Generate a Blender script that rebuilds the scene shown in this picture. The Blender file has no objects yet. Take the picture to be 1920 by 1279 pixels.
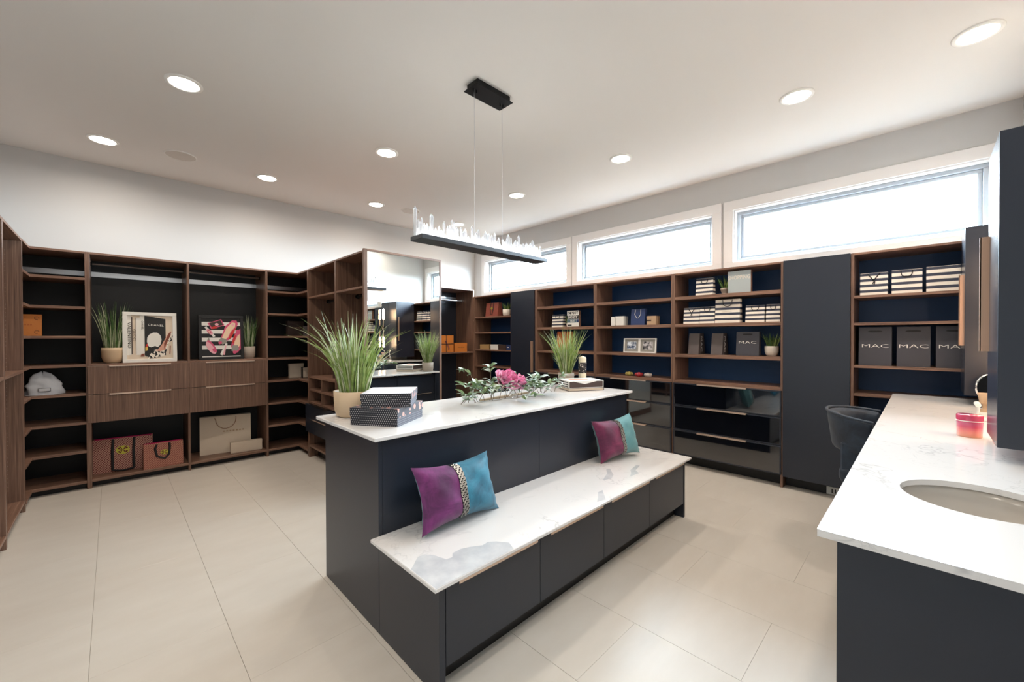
import bpy, math, random
from mathutils import Vector, Matrix
random.seed(7)
sc = bpy.context.scene
col = sc.collection
PI = math.pi
R = math.radians

# ------------------------------------------------------------------ camera
cam = bpy.data.cameras.new('camera'); camo = bpy.data.objects.new('camera', cam); col.objects.link(camo)
cam.sensor_width = 36.0; cam.lens = 761.95 * 36.0 / 1920.0; cam.clip_start = 0.05
_y, _p, _r = R(45.47677), R(-0.53228), R(-0.14798)
fw = Vector((math.cos(_y)*math.cos(_p), math.sin(_y)*math.cos(_p), math.sin(_p)))
rt = Vector((math.sin(_y), -math.cos(_y), 0)); up = rt.cross(fw)
r2 = rt*math.cos(_r) + up*math.sin(_r); u2 = -rt*math.sin(_r) + up*math.cos(_r)
camo.matrix_world = Matrix(((r2.x, u2.x, -fw.x, 0), (r2.y, u2.y, -fw.y, 0), (r2.z, u2.z, -fw.z, 1.45), (0, 0, 0, 1)))
sc.camera = camo

# ------------------------------------------------------------------ world, exposure, lights
sc.view_settings.view_transform = 'Standard'; sc.view_settings.look = 'None'
sc.view_settings.gamma = 1.0; sc.view_settings.use_curve_mapping = False
sc.view_settings.exposure = 0.60
w = bpy.data.worlds.new('sky'); sc.world = w; w.use_nodes = True
bg = w.node_tree.nodes['Background']; bg.inputs[0].default_value = (0.70, 0.87, 1.0, 1); bg.inputs[1].default_value = 55.0
_nt = w.node_tree; _tc = _nt.nodes.new('ShaderNodeTexCoord'); _sp = _nt.nodes.new('ShaderNodeSeparateXYZ'); _cr = _nt.nodes.new('ShaderNodeValToRGB')
_nt.links.new(_tc.outputs['Generated'], _sp.inputs[0]); _mr = _nt.nodes.new('ShaderNodeMapRange'); _mr.inputs[1].default_value = -1; _nt.links.new(_sp.outputs[2], _mr.inputs[0])
_nt.links.new(_mr.outputs[0], _cr.inputs[0]); _nt.links.new(_cr.outputs[0], bg.inputs[0])
_e = _cr.color_ramp.elements; _e[0].position = 0.47; _e[0].color = (0.04, 0.043, 0.04, 1); _e[1].position = 0.5; _e[1].color = (0.70, 0.87, 1.0, 1)   # hazy bright sky over a dim ground
ZC = 3.295
LW = 7.0       # watts per recessed lamp
LCOL = (1.0, 0.89, 0.77)
LAMPS = [(0.385, 3.77), (-0.047, 5.365), (1.965, 3.773), (1.286, 5.319), (2.616, 5.336), (3.773, -0.215),
         (3.762, 0.70), (3.761, 2.214), (3.761, 3.728), (4.026, 5.336), (0.385, 0.8), (0.385, 2.2), (2.0, -0.2)]
for i, (x, y) in enumerate(LAMPS):
    l = bpy.data.lights.new('lamp_light', 'AREA'); l.shape = 'DISK'; l.size = 0.16; l.energy = LW; l.color = LCOL
    l.spread = R(165)
    o = bpy.data.objects.new('lamp_light', l); o.location = (x, y, ZC-0.016); col.objects.link(o)
WINS = [(5.831, 3.898), (3.685, 1.753), (1.527, -0.375)]
WB, WT = 2.292, 2.88
for a, b in WINS:                                     # sampling portals for the sky at the three windows
    l = bpy.data.lights.new('window_portal', 'AREA'); l.shape = 'RECTANGLE'; l.size = a-b; l.size_y = WT-WB
    l.cycles.is_portal = True
    o = bpy.data.objects.new('window_portal', l); o.location = (5.20, (a+b)/2, (WB+WT)/2)
    o.rotation_euler = (PI/2, 0, PI/2); col.objects.link(o)

# ------------------------------------------------------------------ materials
def lin(c):
    return tuple(((v/255)/12.92 if v/255 <= 0.04045 else ((v/255+0.055)/1.055)**2.4) for v in c)
MATS = {}
def mat(name, c=None, rough=0.5, metal=0.0, ior=1.5, trans=0.0, emis=None, es=0.0, coat=0.0, sheen=0.0, bump=None):
    m = bpy.data.materials.new(name); m.use_nodes = True; nt = m.node_tree
    b = nt.nodes['Principled BSDF']
    if c is not None: b.inputs['Base Color'].default_value = (*lin(c), 1)
    b.inputs['Roughness'].default_value = rough; b.inputs['Metallic'].default_value = metal; b.inputs['IOR'].default_value = ior
    b.inputs['Transmission Weight'].default_value = trans
    b.inputs['Coat Weight'].default_value = coat; b.inputs['Sheen Weight'].default_value = sheen
    if emis: b.inputs['Emission Color'].default_value = (*emis, 1); b.inputs['Emission Strength'].default_value = es
    MATS[name] = m
    return m
def nd(m, t, **k):
    n = m.node_tree.nodes.new(t)
    for a, v in k.items(): setattr(n, a, v)
    return n
def lk(m, a, b): m.node_tree.links.new(a, b)
def P(m): return m.node_tree.nodes['Principled BSDF']
def coords(m, scale=(1, 1, 1), kind='Object'):
    tc = nd(m, 'ShaderNodeTexCoord'); mp = nd(m, 'ShaderNodeMapping'); mp.inputs['Scale'].default_value = scale
    lk(m, tc.outputs[kind], mp.inputs[0]); return mp.outputs[0]
def noise(m, vec, scale, detail=4, rough=0.5, dist=0.0):
    n = nd(m, 'ShaderNodeTexNoise'); n.inputs['Scale'].default_value = scale; n.inputs['Detail'].default_value = detail
    n.inputs['Roughness'].default_value = rough; n.inputs['Distortion'].default_value = dist; lk(m, vec, n.inputs['Vector']); return n.outputs[0]
def ramp(m, fac, stops, interp='LINEAR'):
    r = nd(m, 'ShaderNodeValToRGB'); r.color_ramp.interpolation = interp; e = r.color_ramp.elements
    while len(e) < len(stops): e.new(0.5)
    for i, (p, c) in enumerate(stops):
        e[i].position = p; e[i].color = (*lin(c), 1) if not isinstance(c, float) else (c, c, c, 1)
    lk(m, fac, r.inputs[0]); return r.outputs[0]
def mixc(m, fac, a, b, blend='MIX'):
    x = nd(m, 'ShaderNodeMix', data_type='RGBA', blend_type=blend)
    for s, v in ((x.inputs[0], fac), (x.inputs[6], a), (x.inputs[7], b)):
        if isinstance(v, (int, float)): s.default_value = v
        elif isinstance(v, tuple): s.default_value = (*lin(v), 1)
        else: lk(m, v, s)
    return x.outputs[2]
def mth(m, op, a, b=None, c=None):
    x = nd(m, 'ShaderNodeMath', operation=op)
    for i, v in enumerate((a, b, c)):
        if v is None: continue
        if isinstance(v, (int, float)): x.inputs[i].default_value = v
        else: lk(m, v, x.inputs[i])
    return x.outputs[0]
def bump(m, h, s=0.1, d=0.002):
    b = nd(m, 'ShaderNodeBump'); b.inputs['Strength'].default_value = s; b.inputs['Distance'].default_value = d
    lk(m, h, b.inputs['Height']); lk(m, b.outputs[0], P(m).inputs['Normal'])

def wood(name, sc3, base=1.0, rough=0.38):
    m = mat(name, (100, 70, 55), rough)
    v = coords(m, sc3)
    n1 = noise(m, v, 1.0, 3, 0.6); n2 = noise(m, coords(m, tuple(s*2.6 for s in sc3)), 1.0, 2, 0.7)
    f = mth(m, 'ADD', mth(m, 'MULTIPLY', n1, 0.65), mth(m, 'MULTIPLY', n2, 0.35))
    k = base
    c = ramp(m, f, [(0.30, tuple(v*k for v in (58, 41, 33))), (0.44, tuple(v*k for v in (98, 73, 60))),
                    (0.56, tuple(v*k for v in (114, 87, 72))), (0.70, tuple(v*k for v in (148, 118, 99)))])
    lk(m, c, P(m).inputs['Base Color']); bump(m, f, 0.12, 0.001)
    return m
WV = wood('walnut_vertical_grain', (110, 110, 1.6), 1.12)
WX = wood('walnut_grain_along_x', (1.6, 60, 60), 1.22)
WY = wood('walnut_grain_along_y', (60, 1.6, 60), 1.22)
NAVY = mat('midnight_navy_laminate', (35, 40, 51), 0.33)
BACK = mat('dark_back_panel', (6, 8, 13), 0.5)
BACKB = mat('blue_glare_back_panel', (9, 58, 104), 0.5)  # dark back panel with blue veiling glare put into its base colour
TOE = mat('toe_kick_black', (16, 15, 16), 0.5)
COPPER = mat('champagne_metal', (226, 200, 182), 0.38, 0.75)
BRONZE = mat('bronze_pull', (196, 160, 136), 0.4, 0.55)
ALU = mat('brushed_aluminium', (200, 203, 208), 0.32, 1.0)
DARKM = mat('black_metal', (22, 23, 25), 0.35, 0.6)
BARM = mat('anodised_grey_black', (50, 53, 59), 0.42, 0.3)
CHROME = mat('chrome', (230, 230, 230), 0.06, 1.0)
GLASSD = mat('smoked_black_glass', (5, 8, 16), 0.04, 0.0, 2.1)
MIRROR = mat('mirror_silver', (232, 236, 235), 0.0, 1.0)
WALL = mat('warm_white_wall_paint', (196, 195, 193), 0.85)
CEIL = mat('ceiling_paint', (224, 221, 216), 0.9)
TRIM = mat('white_trim_paint', (222, 220, 218), 0.45)
VINYL = mat('white_vinyl_frame', (172, 180, 188), 0.35)
WHITEP = mat('white_plastic', (235, 233, 228), 0.5)
LED = mat('led_disc', (255, 255, 255), 0.5, emis=(1.0, 0.93, 0.84), es=14.0)
LEDS = mat('led_strip', (255, 255, 255), 0.5, emis=(1.0, 0.98, 0.95), es=9.0)
BULB = mat('glowing_bulb_tube', (255, 220, 190), 0.4, emis=(1.0, 0.62, 0.36), es=34.0)
PANE = mat('window_pane', (255, 255, 255), 0.0, ior=1.02, trans=1.0)
GLASS = mat('clear_glass', (245, 250, 250), 0.02, ior=1.45, trans=1.0)
_g = nd(GLASS, 'ShaderNodeBsdfGlossy'); _g.inputs['Roughness'].default_value = 0.03; _t = nd(GLASS, 'ShaderNodeBsdfTransparent'); _m = nd(GLASS, 'ShaderNodeMixShader'); _m.inputs[0].default_value = 0.18
lk(GLASS, _t.outputs[0], _m.inputs[1]); lk(GLASS, _g.outputs[0], _m.inputs[2]); lk(GLASS, _m.outputs[0], GLASS.node_tree.nodes['Material Output'].inputs['Surface'])
_g = nd(PANE, 'ShaderNodeBsdfGlossy'); _g.inputs['Roughness'].default_value = 0.0; _t = nd(PANE, 'ShaderNodeBsdfTransparent'); _m = nd(PANE, 'ShaderNodeMixShader'); _m.inputs[0].default_value = 0.05
lk(PANE, _t.outputs[0], _m.inputs[1]); lk(PANE, _g.outputs[0], _m.inputs[2]); lk(PANE, _m.outputs[0], PANE.node_tree.nodes['Material Output'].inputs['Surface'])
CRYS = mat('crystal', (250, 252, 255), 0.05, ior=1.5, trans=0.72)
BLACK = mat('black_card', (18, 18, 20), 0.55)
WHITE = mat('white_card', (236, 233, 226), 0.6)
CREAM = mat('cream_card', (222, 205, 184), 0.7)
TAN = mat('tan_card', (190, 160, 128), 0.6)
GOLDB = mat('gold_tan_card', (178, 146, 98), 0.5)
ORANGE = mat('orange_card', (214, 128, 52), 0.55)
ORANGE2 = mat('burnt_orange_card', (190, 92, 34), 0.55)
BROWNC = mat('dark_brown_card', (66, 50, 44), 0.55)
GREYC = mat('charcoal_paper', (64, 63, 70), 0.5)
GREYC2 = mat('brown_grey_paper', (92, 82, 80), 0.5)
BLUEC = mat('navy_blue_paper', (38, 58, 104), 0.5)
MAG = mat('magenta_lining', (196, 20, 92), 0.6)
RIB = mat('black_ribbon', (12, 12, 18), 0.6)
PURR = mat('purple_ribbon', (62, 40, 92), 0.5)
LIME = mat('lime_emblem', (196, 190, 66), 0.5)
MAROON = mat('maroon', (96, 24, 28), 0.6)
SKIN = mat('blush_print', (216, 160, 138), 0.6)
SKIN2 = mat('brown_print', (128, 66, 48), 0.6)
PINK = mat('pink_print', (214, 84, 122), 0.6)
PINKL = mat('light_pink_print', (238, 176, 186), 0.6)
PEACH = mat('peach_print', (240, 208, 176), 0.6)
RED = mat('red_print', (206, 54, 44), 0.6)
GREYP = mat('grey_print', (150, 146, 138), 0.6)
YEL = mat('yellow_print', (224, 186, 92), 0.6)
POTC = mat('beige_ceramic', (206, 180, 148), 0.55)
POTG = mat('warm_grey_ceramic', (178, 164, 150), 0.55)
POTW = mat('white_ceramic', (222, 212, 198), 0.45)
SINKM = mat('sink_ceramic', (190, 182, 172), 0.2)
SOIL = mat('soil', (52, 46, 34), 0.9)
WAX = mat('candle_wax', (238, 228, 200), 0.5)
CLOTH = mat('grey_white_cloth', (205, 205, 208), 0.9)
bump(CLOTH, noise(CLOTH, coords(CLOTH), 9, 3), 0.4, 0.01)
def leafm(name, c1, c2, sc=30):
    m = mat(name, c1, 0.5); f = noise(m, coords(m), sc, 2); lk(m, ramp(m, f, [(0.3, c1), (0.7, c2)]), P(m).inputs['Base Color']); return m
GRASS = leafm('grass_green', (112, 138, 62), (168, 186, 112))
GRASSP = leafm('grass_pale', (176, 190, 140), (216, 216, 190))
GRASSD = leafm('grass_dark', (44, 78, 36), (92, 124, 62))
LEAF1 = leafm('leaf_mid_green', (84, 114, 74), (136, 160, 108)); LEAF2 = leafm('leaf_sage', (140, 160, 146), (196, 206, 194)); LEAF3 = leafm('leaf_dark', (58, 86, 58), (98, 124, 80))
STEM = mat('brown_stem', (110, 92, 70), 0.7)
DRIFT = mat('bleached_branch', (196, 176, 150), 0.8)
PETAL = mat('pink_petal', (230, 110, 160), 0.55)
f = noise(PETAL, coords(PETAL), 22, 3); lk(PETAL, ramp(PETAL, f, [(0.3, (236, 128, 176)), (0.5, (246, 170, 204)), (0.7, (252, 226, 234))]), P(PETAL).inputs['Base Color'])

def velvet(name, a, b):
    m = mat(name, a, 0.62, sheen=0.25); v = coords(m)
    f = noise(m, v, 9, 4, 0.6, 0.6); lk(m, ramp(m, f, [(0.35, a), (0.65, b)]), P(m).inputs['Base Color']); bump(m, noise(m, v, 30, 3), 0.25, 0.004); return m
PURPLE = velvet('purple_velvet', (78, 18, 74), (130, 46, 118)); TEAL = velvet('teal_velvet', (8, 84, 110), (38, 128, 156))
PURPLE2 = velvet('plum_velvet', (84, 18, 60), (132, 42, 86)); TEAL2 = velvet('pale_teal_fabric', (80, 138, 144), (100, 154, 158))
CHAIRV = velvet('slate_blue_velvet', (20, 32, 48), (46, 60, 76))
CHAIRV.node_tree.nodes['Principled BSDF'].inputs['Sheen Weight'].default_value = 0.15
BEAD = mat('silver_beads', (176, 172, 166), 0.3, 0.6)

def marble():
    m = mat('white_veined_quartz', (228, 226, 224), 0.12)
    v = coords(m)
    wv = noise(m, v, 1.7, 5, 0.6, 0.4)
    d = mth(m, 'ABSOLUTE', mth(m, 'SUBTRACT', wv, 0.5))
    line = ramp(m, d, [(0.0, 1.0), (0.003, 0.5), (0.010, 0.0)])
    gate = ramp(m, noise(m, coords(m), 2.3, 2), [(0.46, 0.0), (0.6, 1.0)])
    fine = mth(m, 'ABSOLUTE', mth(m, 'SUBTRACT', noise(m, v, 4.6, 6, 0.6, 0.8), 0.5))
    line2 = ramp(m, fine, [(0.0, 0.6), (0.006, 0.0)])
    gate2 = ramp(m, noise(m, v, 3.1, 2), [(0.5, 0.0), (0.62, 1.0)])
    f = mth(m, 'MAXIMUM', mth(m, 'MULTIPLY', line, gate), mth(m, 'MULTIPLY', line2, gate2))
    c = mixc(m, mth(m, 'MULTIPLY', f, 0.42), (232, 229, 227), (150, 148, 150))
    lk(m, c, P(m).inputs['Base Color']); return m
MARBLE = marble()
PATCH = mat('grey_quartz_inclusion', (200, 201, 204), 0.12)
lk(PATCH, ramp(PATCH, noise(PATCH, coords(PATCH), 14, 4), [(0.35, (192, 194, 198)), (0.7, (212, 213, 214))]), P(PATCH).inputs['Base Color'])
TILE = mat('beige_porcelain_tile', (205, 192, 174), 0.34)
_n = noise(TILE, coords(TILE, (1.2, 3.5, 1)), 1.6, 5, 0.55); lk(TILE, ramp(TILE, _n, [(0.3, (208, 199, 187)), (0.7, (216, 208, 197))]), P(TILE).inputs['Base Color'])
GROUT = mat('grout', (182, 170, 154), 0.8)

def stripes(name, period, c1, c2):
    m = mat(name, c1, 0.45); tc = nd(m, 'ShaderNodeTexCoord'); s = nd(m, 'ShaderNodeSeparateXYZ'); lk(m, tc.outputs['Object'], s.inputs[0])
    f = mth(m, 'GREATER_THAN', mth(m, 'FRACT', mth(m, 'DIVIDE', mth(m, 'ADD', s.outputs[2], period*0.5), period)), 0.46)
    lk(m, mixc(m, f, c1, c2), P(m).inputs['Base Color']); return m
STRIPES = {}
def stripe_for(h):
    p = round(h/(4.5 if h > 0.22 else 4.0), 4)
    if p not in STRIPES: STRIPES[p] = stripes('black_and_cream_stripes', p, (50, 54, 72), (240, 230, 216))
    return STRIPES[p]
def weave(name, bgc, fg, s):
    m = mat(name, bgc, 0.55); tc = nd(m, 'ShaderNodeTexCoord'); sp = nd(m, 'ShaderNodeSeparateXYZ'); lk(m, tc.outputs['Object'], sp.inputs[0])
    u = mth(m, 'MULTIPLY', mth(m, 'ADD', sp.outputs[0], sp.outputs[1]), s); v = mth(m, 'MULTIPLY', sp.outputs[2], s*0.8)
    a = mth(m, 'ABSOLUTE', mth(m, 'SUBTRACT', mth(m, 'FRACT', mth(m, 'ADD', u, v)), 0.5))
    b = mth(m, 'ABSOLUTE', mth(m, 'SUBTRACT', mth(m, 'FRACT', mth(m, 'SUBTRACT', u, v)), 0.5))
    f = mth(m, 'MAXIMUM', mth(m, 'LESS_THAN', a, 0.12), mth(m, 'LESS_THAN', b, 0.12))
    g = mth(m, 'LESS_THAN', mth(m, 'MINIMUM', a, b), 0.05)
    lk(m, mixc(m, f, bgc, fg), P(m).inputs['Base Color']); return m
WEAVE1 = weave('maroon_lattice_print', (108, 42, 44), (206, 162, 142), 52)
WEAVE2 = weave('rust_lattice_print', (128, 60, 50), (200, 144, 120), 60)
def dots(name, bgc, fg, s, rr=0.2, scl=(1, 1, 1)):
    m = mat(name, bgc, 0.5); tc = nd(m, 'ShaderNodeTexCoord'); sp = nd(m, 'ShaderNodeSeparateXYZ'); lk(m, tc.outputs['Object'], sp.inputs[0])
    u = mth(m, 'MULTIPLY', mth(m, 'ADD', sp.outputs[0], sp.outputs[1]), s); v = mth(m, 'MULTIPLY', sp.outputs[2], s)
    row = mth(m, 'FLOOR', v); u = mth(m, 'ADD', u, mth(m, 'MULTIPLY', row, 0.5))
    du = mth(m, 'SUBTRACT', mth(m, 'FRACT', u), 0.5); dv = mth(m, 'SUBTRACT', mth(m, 'FRACT', v), 0.5)
    d = mth(m, 'SQRT', mth(m, 'ADD', mth(m, 'MULTIPLY', du, du), mth(m, 'MULTIPLY', dv, dv)))
    lk(m, mixc(m, mth(m, 'LESS_THAN', d, rr), bgc, fg), P(m).inputs['Base Color']); return m
DOTS = dots('black_dotted_paper', (24, 25, 34), (196, 190, 190), 86)
DOTG = dots('grey_dotted_paper', (96, 98, 108), (170, 170, 178), 86)
FLORAL = mat('grey_rose_paper', (92, 94, 102), 0.5)
_v = nd(FLORAL, 'ShaderNodeTexVoronoi'); _v.inputs['Scale'].default_value = 26; lk(FLORAL, coords(FLORAL), _v.inputs['Vector'])
lk(FLORAL, ramp(FLORAL, _v.outputs['Distance'], [(0.0, (232, 170, 158)), (0.32, (238, 196, 184)), (0.36, (98, 100, 108))], 'CONSTANT'), P(FLORAL).inputs['Base Color'])
LIDTOP = mat('marbled_white_lid', (214, 216, 222), 0.4); lk(LIDTOP, ramp(LIDTOP, noise(LIDTOP, coords(LIDTOP), 24, 3), [(0.4, (206, 208, 216)), (0.7, (236, 220, 222))]), P(LIDTOP).inputs['Base Color'])
LACE = mat('black_lace_print', (228, 214, 200), 0.5)
_v = nd(LACE, 'ShaderNodeTexVoronoi', feature='DISTANCE_TO_EDGE'); _v.inputs['Scale'].default_value = 55; lk(LACE, coords(LACE), _v.inputs['Vector'])
lk(LACE, ramp(LACE, _v.outputs['Distance'], [(0.0, (44, 40, 42)), (0.24, (226, 212, 198))], 'CONSTANT'), P(LACE).inputs['Base Color'])
COW = mat('cow_print', (236, 228, 216), 0.5); lk(COW, ramp(COW, noise(COW, coords(COW), 42, 1), [(0.0, (24, 22, 24)), (0.47, (238, 228, 214))], 'CONSTANT'), P(COW).inputs['Base Color'])
CANDP = mat('pink_glass_jar', (206, 84, 108), 0.12, coat=0.5)
_t = nd(CANDP, 'ShaderNodeTexCoord'); _s = nd(CANDP, 'ShaderNodeSeparateXYZ'); lk(CANDP, _t.outputs['Generated'], _s.inputs[0])
lk(CANDP, ramp(CANDP, _s.outputs[2], [(0.0, (240, 170, 140)), (0.4, (232, 122, 116)), (0.7, (206, 66, 98)), (1.0, (196, 92, 128))]), P(CANDP).inputs['Base Color'])

# ------------------------------------------------------------------ mesh builder
ORG = {}
class MB:
    def __init__(s): s.v = []; s.f = []; s.m = []; s.sm = []; s.mats = []
    def mi(s, m):
        if m not in s.mats: s.mats.append(m)
        return s.mats.index(m)
    def add(s, vs, fs, m, smooth=False):
        b = len(s.v); s.v += [tuple(p) for p in vs]; i = s.mi(m)
        for q in fs: s.f.append(tuple(b+k for k in q)); s.m.append(i); s.sm.append(smooth)
        return s
    def box(s, x0, x1, y0, y1, z0, z1, m, M=None):
        if x0 > x1: x0, x1 = x1, x0
        if y0 > y1: y0, y1 = y1, y0
        if z0 > z1: z0, z1 = z1, z0
        vs = [Vector((x, y, z)) for x in (x0, x1) for y in (y0, y1) for z in (z0, z1)]
        if M: vs = [M @ v for v in vs]
        fs = [(0, 1, 3, 2), (4, 6, 7, 5), (0, 4, 5, 1), (2, 3, 7, 6), (0, 2, 6, 4), (1, 5, 7, 3)]
        return s.add(vs, fs, m)
    def boxm(s, x0, x1, y0, y1, z0, z1, mx, my, mz):     # a material per axis
        vs = [Vector((x, y, z)) for x in (x0, x1) for y in (y0, y1) for z in (z0, z1)]
        s.add(vs, [(0, 1, 3, 2), (4, 6, 7, 5)], mx); s.add(vs, [(0, 4, 5, 1), (2, 3, 7, 6)], my); return s.add(vs, [(0, 2, 6, 4), (1, 5, 7, 3)], mz)
    def prism(s, poly, z0, z1, m, M=None, smooth=False):   # poly counter-clockwise in xy
        n = len(poly); vs = [Vector((x, y, z)) for z in (z0, z1) for x, y in poly]
        if M: vs = [M @ v for v in vs]
        b = len(s.v); s.v += [tuple(p) for p in vs]; i = s.mi(m)
        for q, sf in [(tuple(range(n-1, -1, -1)), False), (tuple(range(n, 2*n)), False)] + [((k, (k+1) % n, n+(k+1) % n, n+k), smooth) for k in range(n)]:
            s.f.append(tuple(b+k for k in q)); s.m.append(i); s.sm.append(sf)
        return s
    def lathe(s, prof, m, c=(0, 0), n=24, cap0=True, cap1=False, smooth=True, fn=None):
        vs = []
        for r, z in prof:
            for k in range(n):
                a = 2*PI*k/n; rr = r*(fn(a, z) if fn else 1); vs.append((c[0]+rr*math.cos(a), c[1]+rr*math.sin(a), z))
        fs = [(j*n+k, j*n+(k+1) % n, (j+1)*n+(k+1) % n, (j+1)*n+k) for j in range(len(prof)-1) for k in range(n)]
        s.add(vs, fs, m, smooth)
        if cap0: s.add(vs[:n], [tuple(range(n-1, -1, -1))], m)
        if cap1: s.add(vs[-n:], [tuple(range(n))], m)
        return s
    def tube(s, pts, r, m, n=8, caps=True, flat=1.0):
        pts = [Vector(p) for p in pts]; vs = []; prev = None
        for i, p in enumerate(pts):
            d = (pts[min(i+1, len(pts)-1)]-pts[max(i-1, 0)]).normalized()
            if prev is None:
                a = Vector((0, 0, 1)) if abs(d.z) < 0.9 else Vector((1, 0, 0)); u = d.cross(a).normalized()
            else: u = (prev-d*prev.dot(d)).normalized()
            prev = u; w_ = d.cross(u); rr = r[i] if isinstance(r, (list, tuple)) else r
            for k in range(n):
                a = 2*PI*k/n; vs.append(p+u*math.cos(a)*rr+w_*math.sin(a)*rr*flat)
        fs = [(j*n+k, j*n+(k+1) % n, (j+1)*n+(k+1) % n, (j+1)*n+k) for j in range(len(pts)-1) for k in range(n)]
        s.add(vs, fs, m, True)
        if caps: s.add(vs[:n], [tuple(range(n-1, -1, -1))], m); s.add(vs[-n:], [tuple(range(n))], m)
        return s
    def poly(s, pts, m): return s.add(pts, [tuple(range(len(pts)))], m)

def link(name, me, parent=None):
    o = bpy.data.objects.new(name, me); col.objects.link(o)
    if parent: o.parent = parent
    return o
def build(name, mb, parent=None, world=True, bev=0.0, loc=None):
    """one mesh object; with world=True the builder holds room coordinates"""
    org = ORG[parent.name] if parent else (Vector(loc) if loc else Vector((0, 0, 0)))
    vs = [tuple(Vector(v)-org) for v in mb.v] if world else mb.v
    me = bpy.data.meshes.new(name); me.from_pydata(vs, [], mb.f)
    for m in mb.mats: me.materials.append(m)
    me.polygons.foreach_set('material_index', mb.m); me.polygons.foreach_set('use_smooth', mb.sm); me.update()
    o = link(name, me, parent)
    if not parent and loc is not None: o.location = loc
    ORG[o.name] = org if world else Vector((0, 0, 0))
    if bev: b = o.modifiers.new('bevel', 'BEVEL'); b.width = bev; b.segments = 1; b.limit_method = 'ANGLE'
    return o
def tag(o, label, cat, group=None):
    o['label'] = label; o['category'] = cat
    if group: o['group'] = group
    return o
def thing(name, label, cat, loc=(0, 0, 0), rotz=0.0, group=None):
    o = bpy.data.objects.new(name, None); o.empty_display_size = 0.1; col.objects.link(o)
    o.location = loc; o.rotation_euler = (0, 0, rotz); ORG[o.name] = Vector(loc)
    return tag(o, label, cat, group)
def struct(name, mb, bev=0.0):
    o = build(name, mb, bev=bev); o['kind'] = 'structure'; return o
def stuff(o): o['kind'] = 'stuff'; return o
def B(*a): return MB().box(*a)
FONTC = {}
def text(name, body, parent, size, m, M, ext=0.0006, sx=1.0, space=1.0, bold=0.0, align='CENTER'):
    """flat lettering as a mesh part; M places the xy text plane in the parent's local frame"""
    c = bpy.data.curves.new('txt', 'FONT'); c.body = body; c.size = size; c.align_x = align; c.align_y = 'CENTER'
    c.extrude = ext; c.space_character = space; c.offset = bold; c.resolution_u = 2
    t = bpy.data.objects.new('txt', c)
    me = bpy.data.meshes.new_from_object(t); bpy.data.objects.remove(t); bpy.data.curves.remove(c)
    me.transform(M @ Matrix.Diagonal((sx, 1, 1, 1))); me.materials.clear(); me.materials.append(m)
    o = link(name, me, parent); ORG[o.name] = Vector((0, 0, 0)); return o
def MF(x, y, z, tilt=0.0, roll=0.0):      # text plane facing local -y at (x,y,z); tilt leans it back, roll turns it in its plane
    return Matrix.Translation((x, y, z)) @ Matrix.Rotation(PI/2-tilt, 4, 'X') @ Matrix.Rotation(roll, 4, 'Z')
def MR(x, y, z, roll=0.0):                # text plane facing local +x
    return Matrix.Translation((x, y, z)) @ Matrix.Rotation(PI/2, 4, 'Z') @ Matrix.Rotation(PI/2, 4, 'X') @ Matrix.Rotation(roll, 4, 'Z')
def dup(root):
    r = root.copy(); col.objects.link(r); ORG[r.name] = ORG[root.name]
    for ch in list(root.children):
        c = ch.copy(); col.objects.link(c); c.parent = r
        for g in list(ch.children):
            d = g.copy(); col.objects.link(d); d.parent = c
    return r

# ================================================================== SETTING
YA, XR, XL, YF = 6.141, 5.029, -1.06, -0.52
struct('wall_back', B(XL-0.15, XR+0.35, YA, YA+0.15, 0, ZC, WALL))
struct('wall_left', B(XL-0.15, XL, YF-0.15, YA, 0, ZC, WALL))
struct('wall_front', B(XL-0.15, XR+0.35, YF-0.15, YF, 0, ZC, WALL))
struct('ceiling', B(XL-0.15, XR+0.35, YF-0.15, YA+0.15, ZC, ZC+0.12, CEIL))
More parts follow.
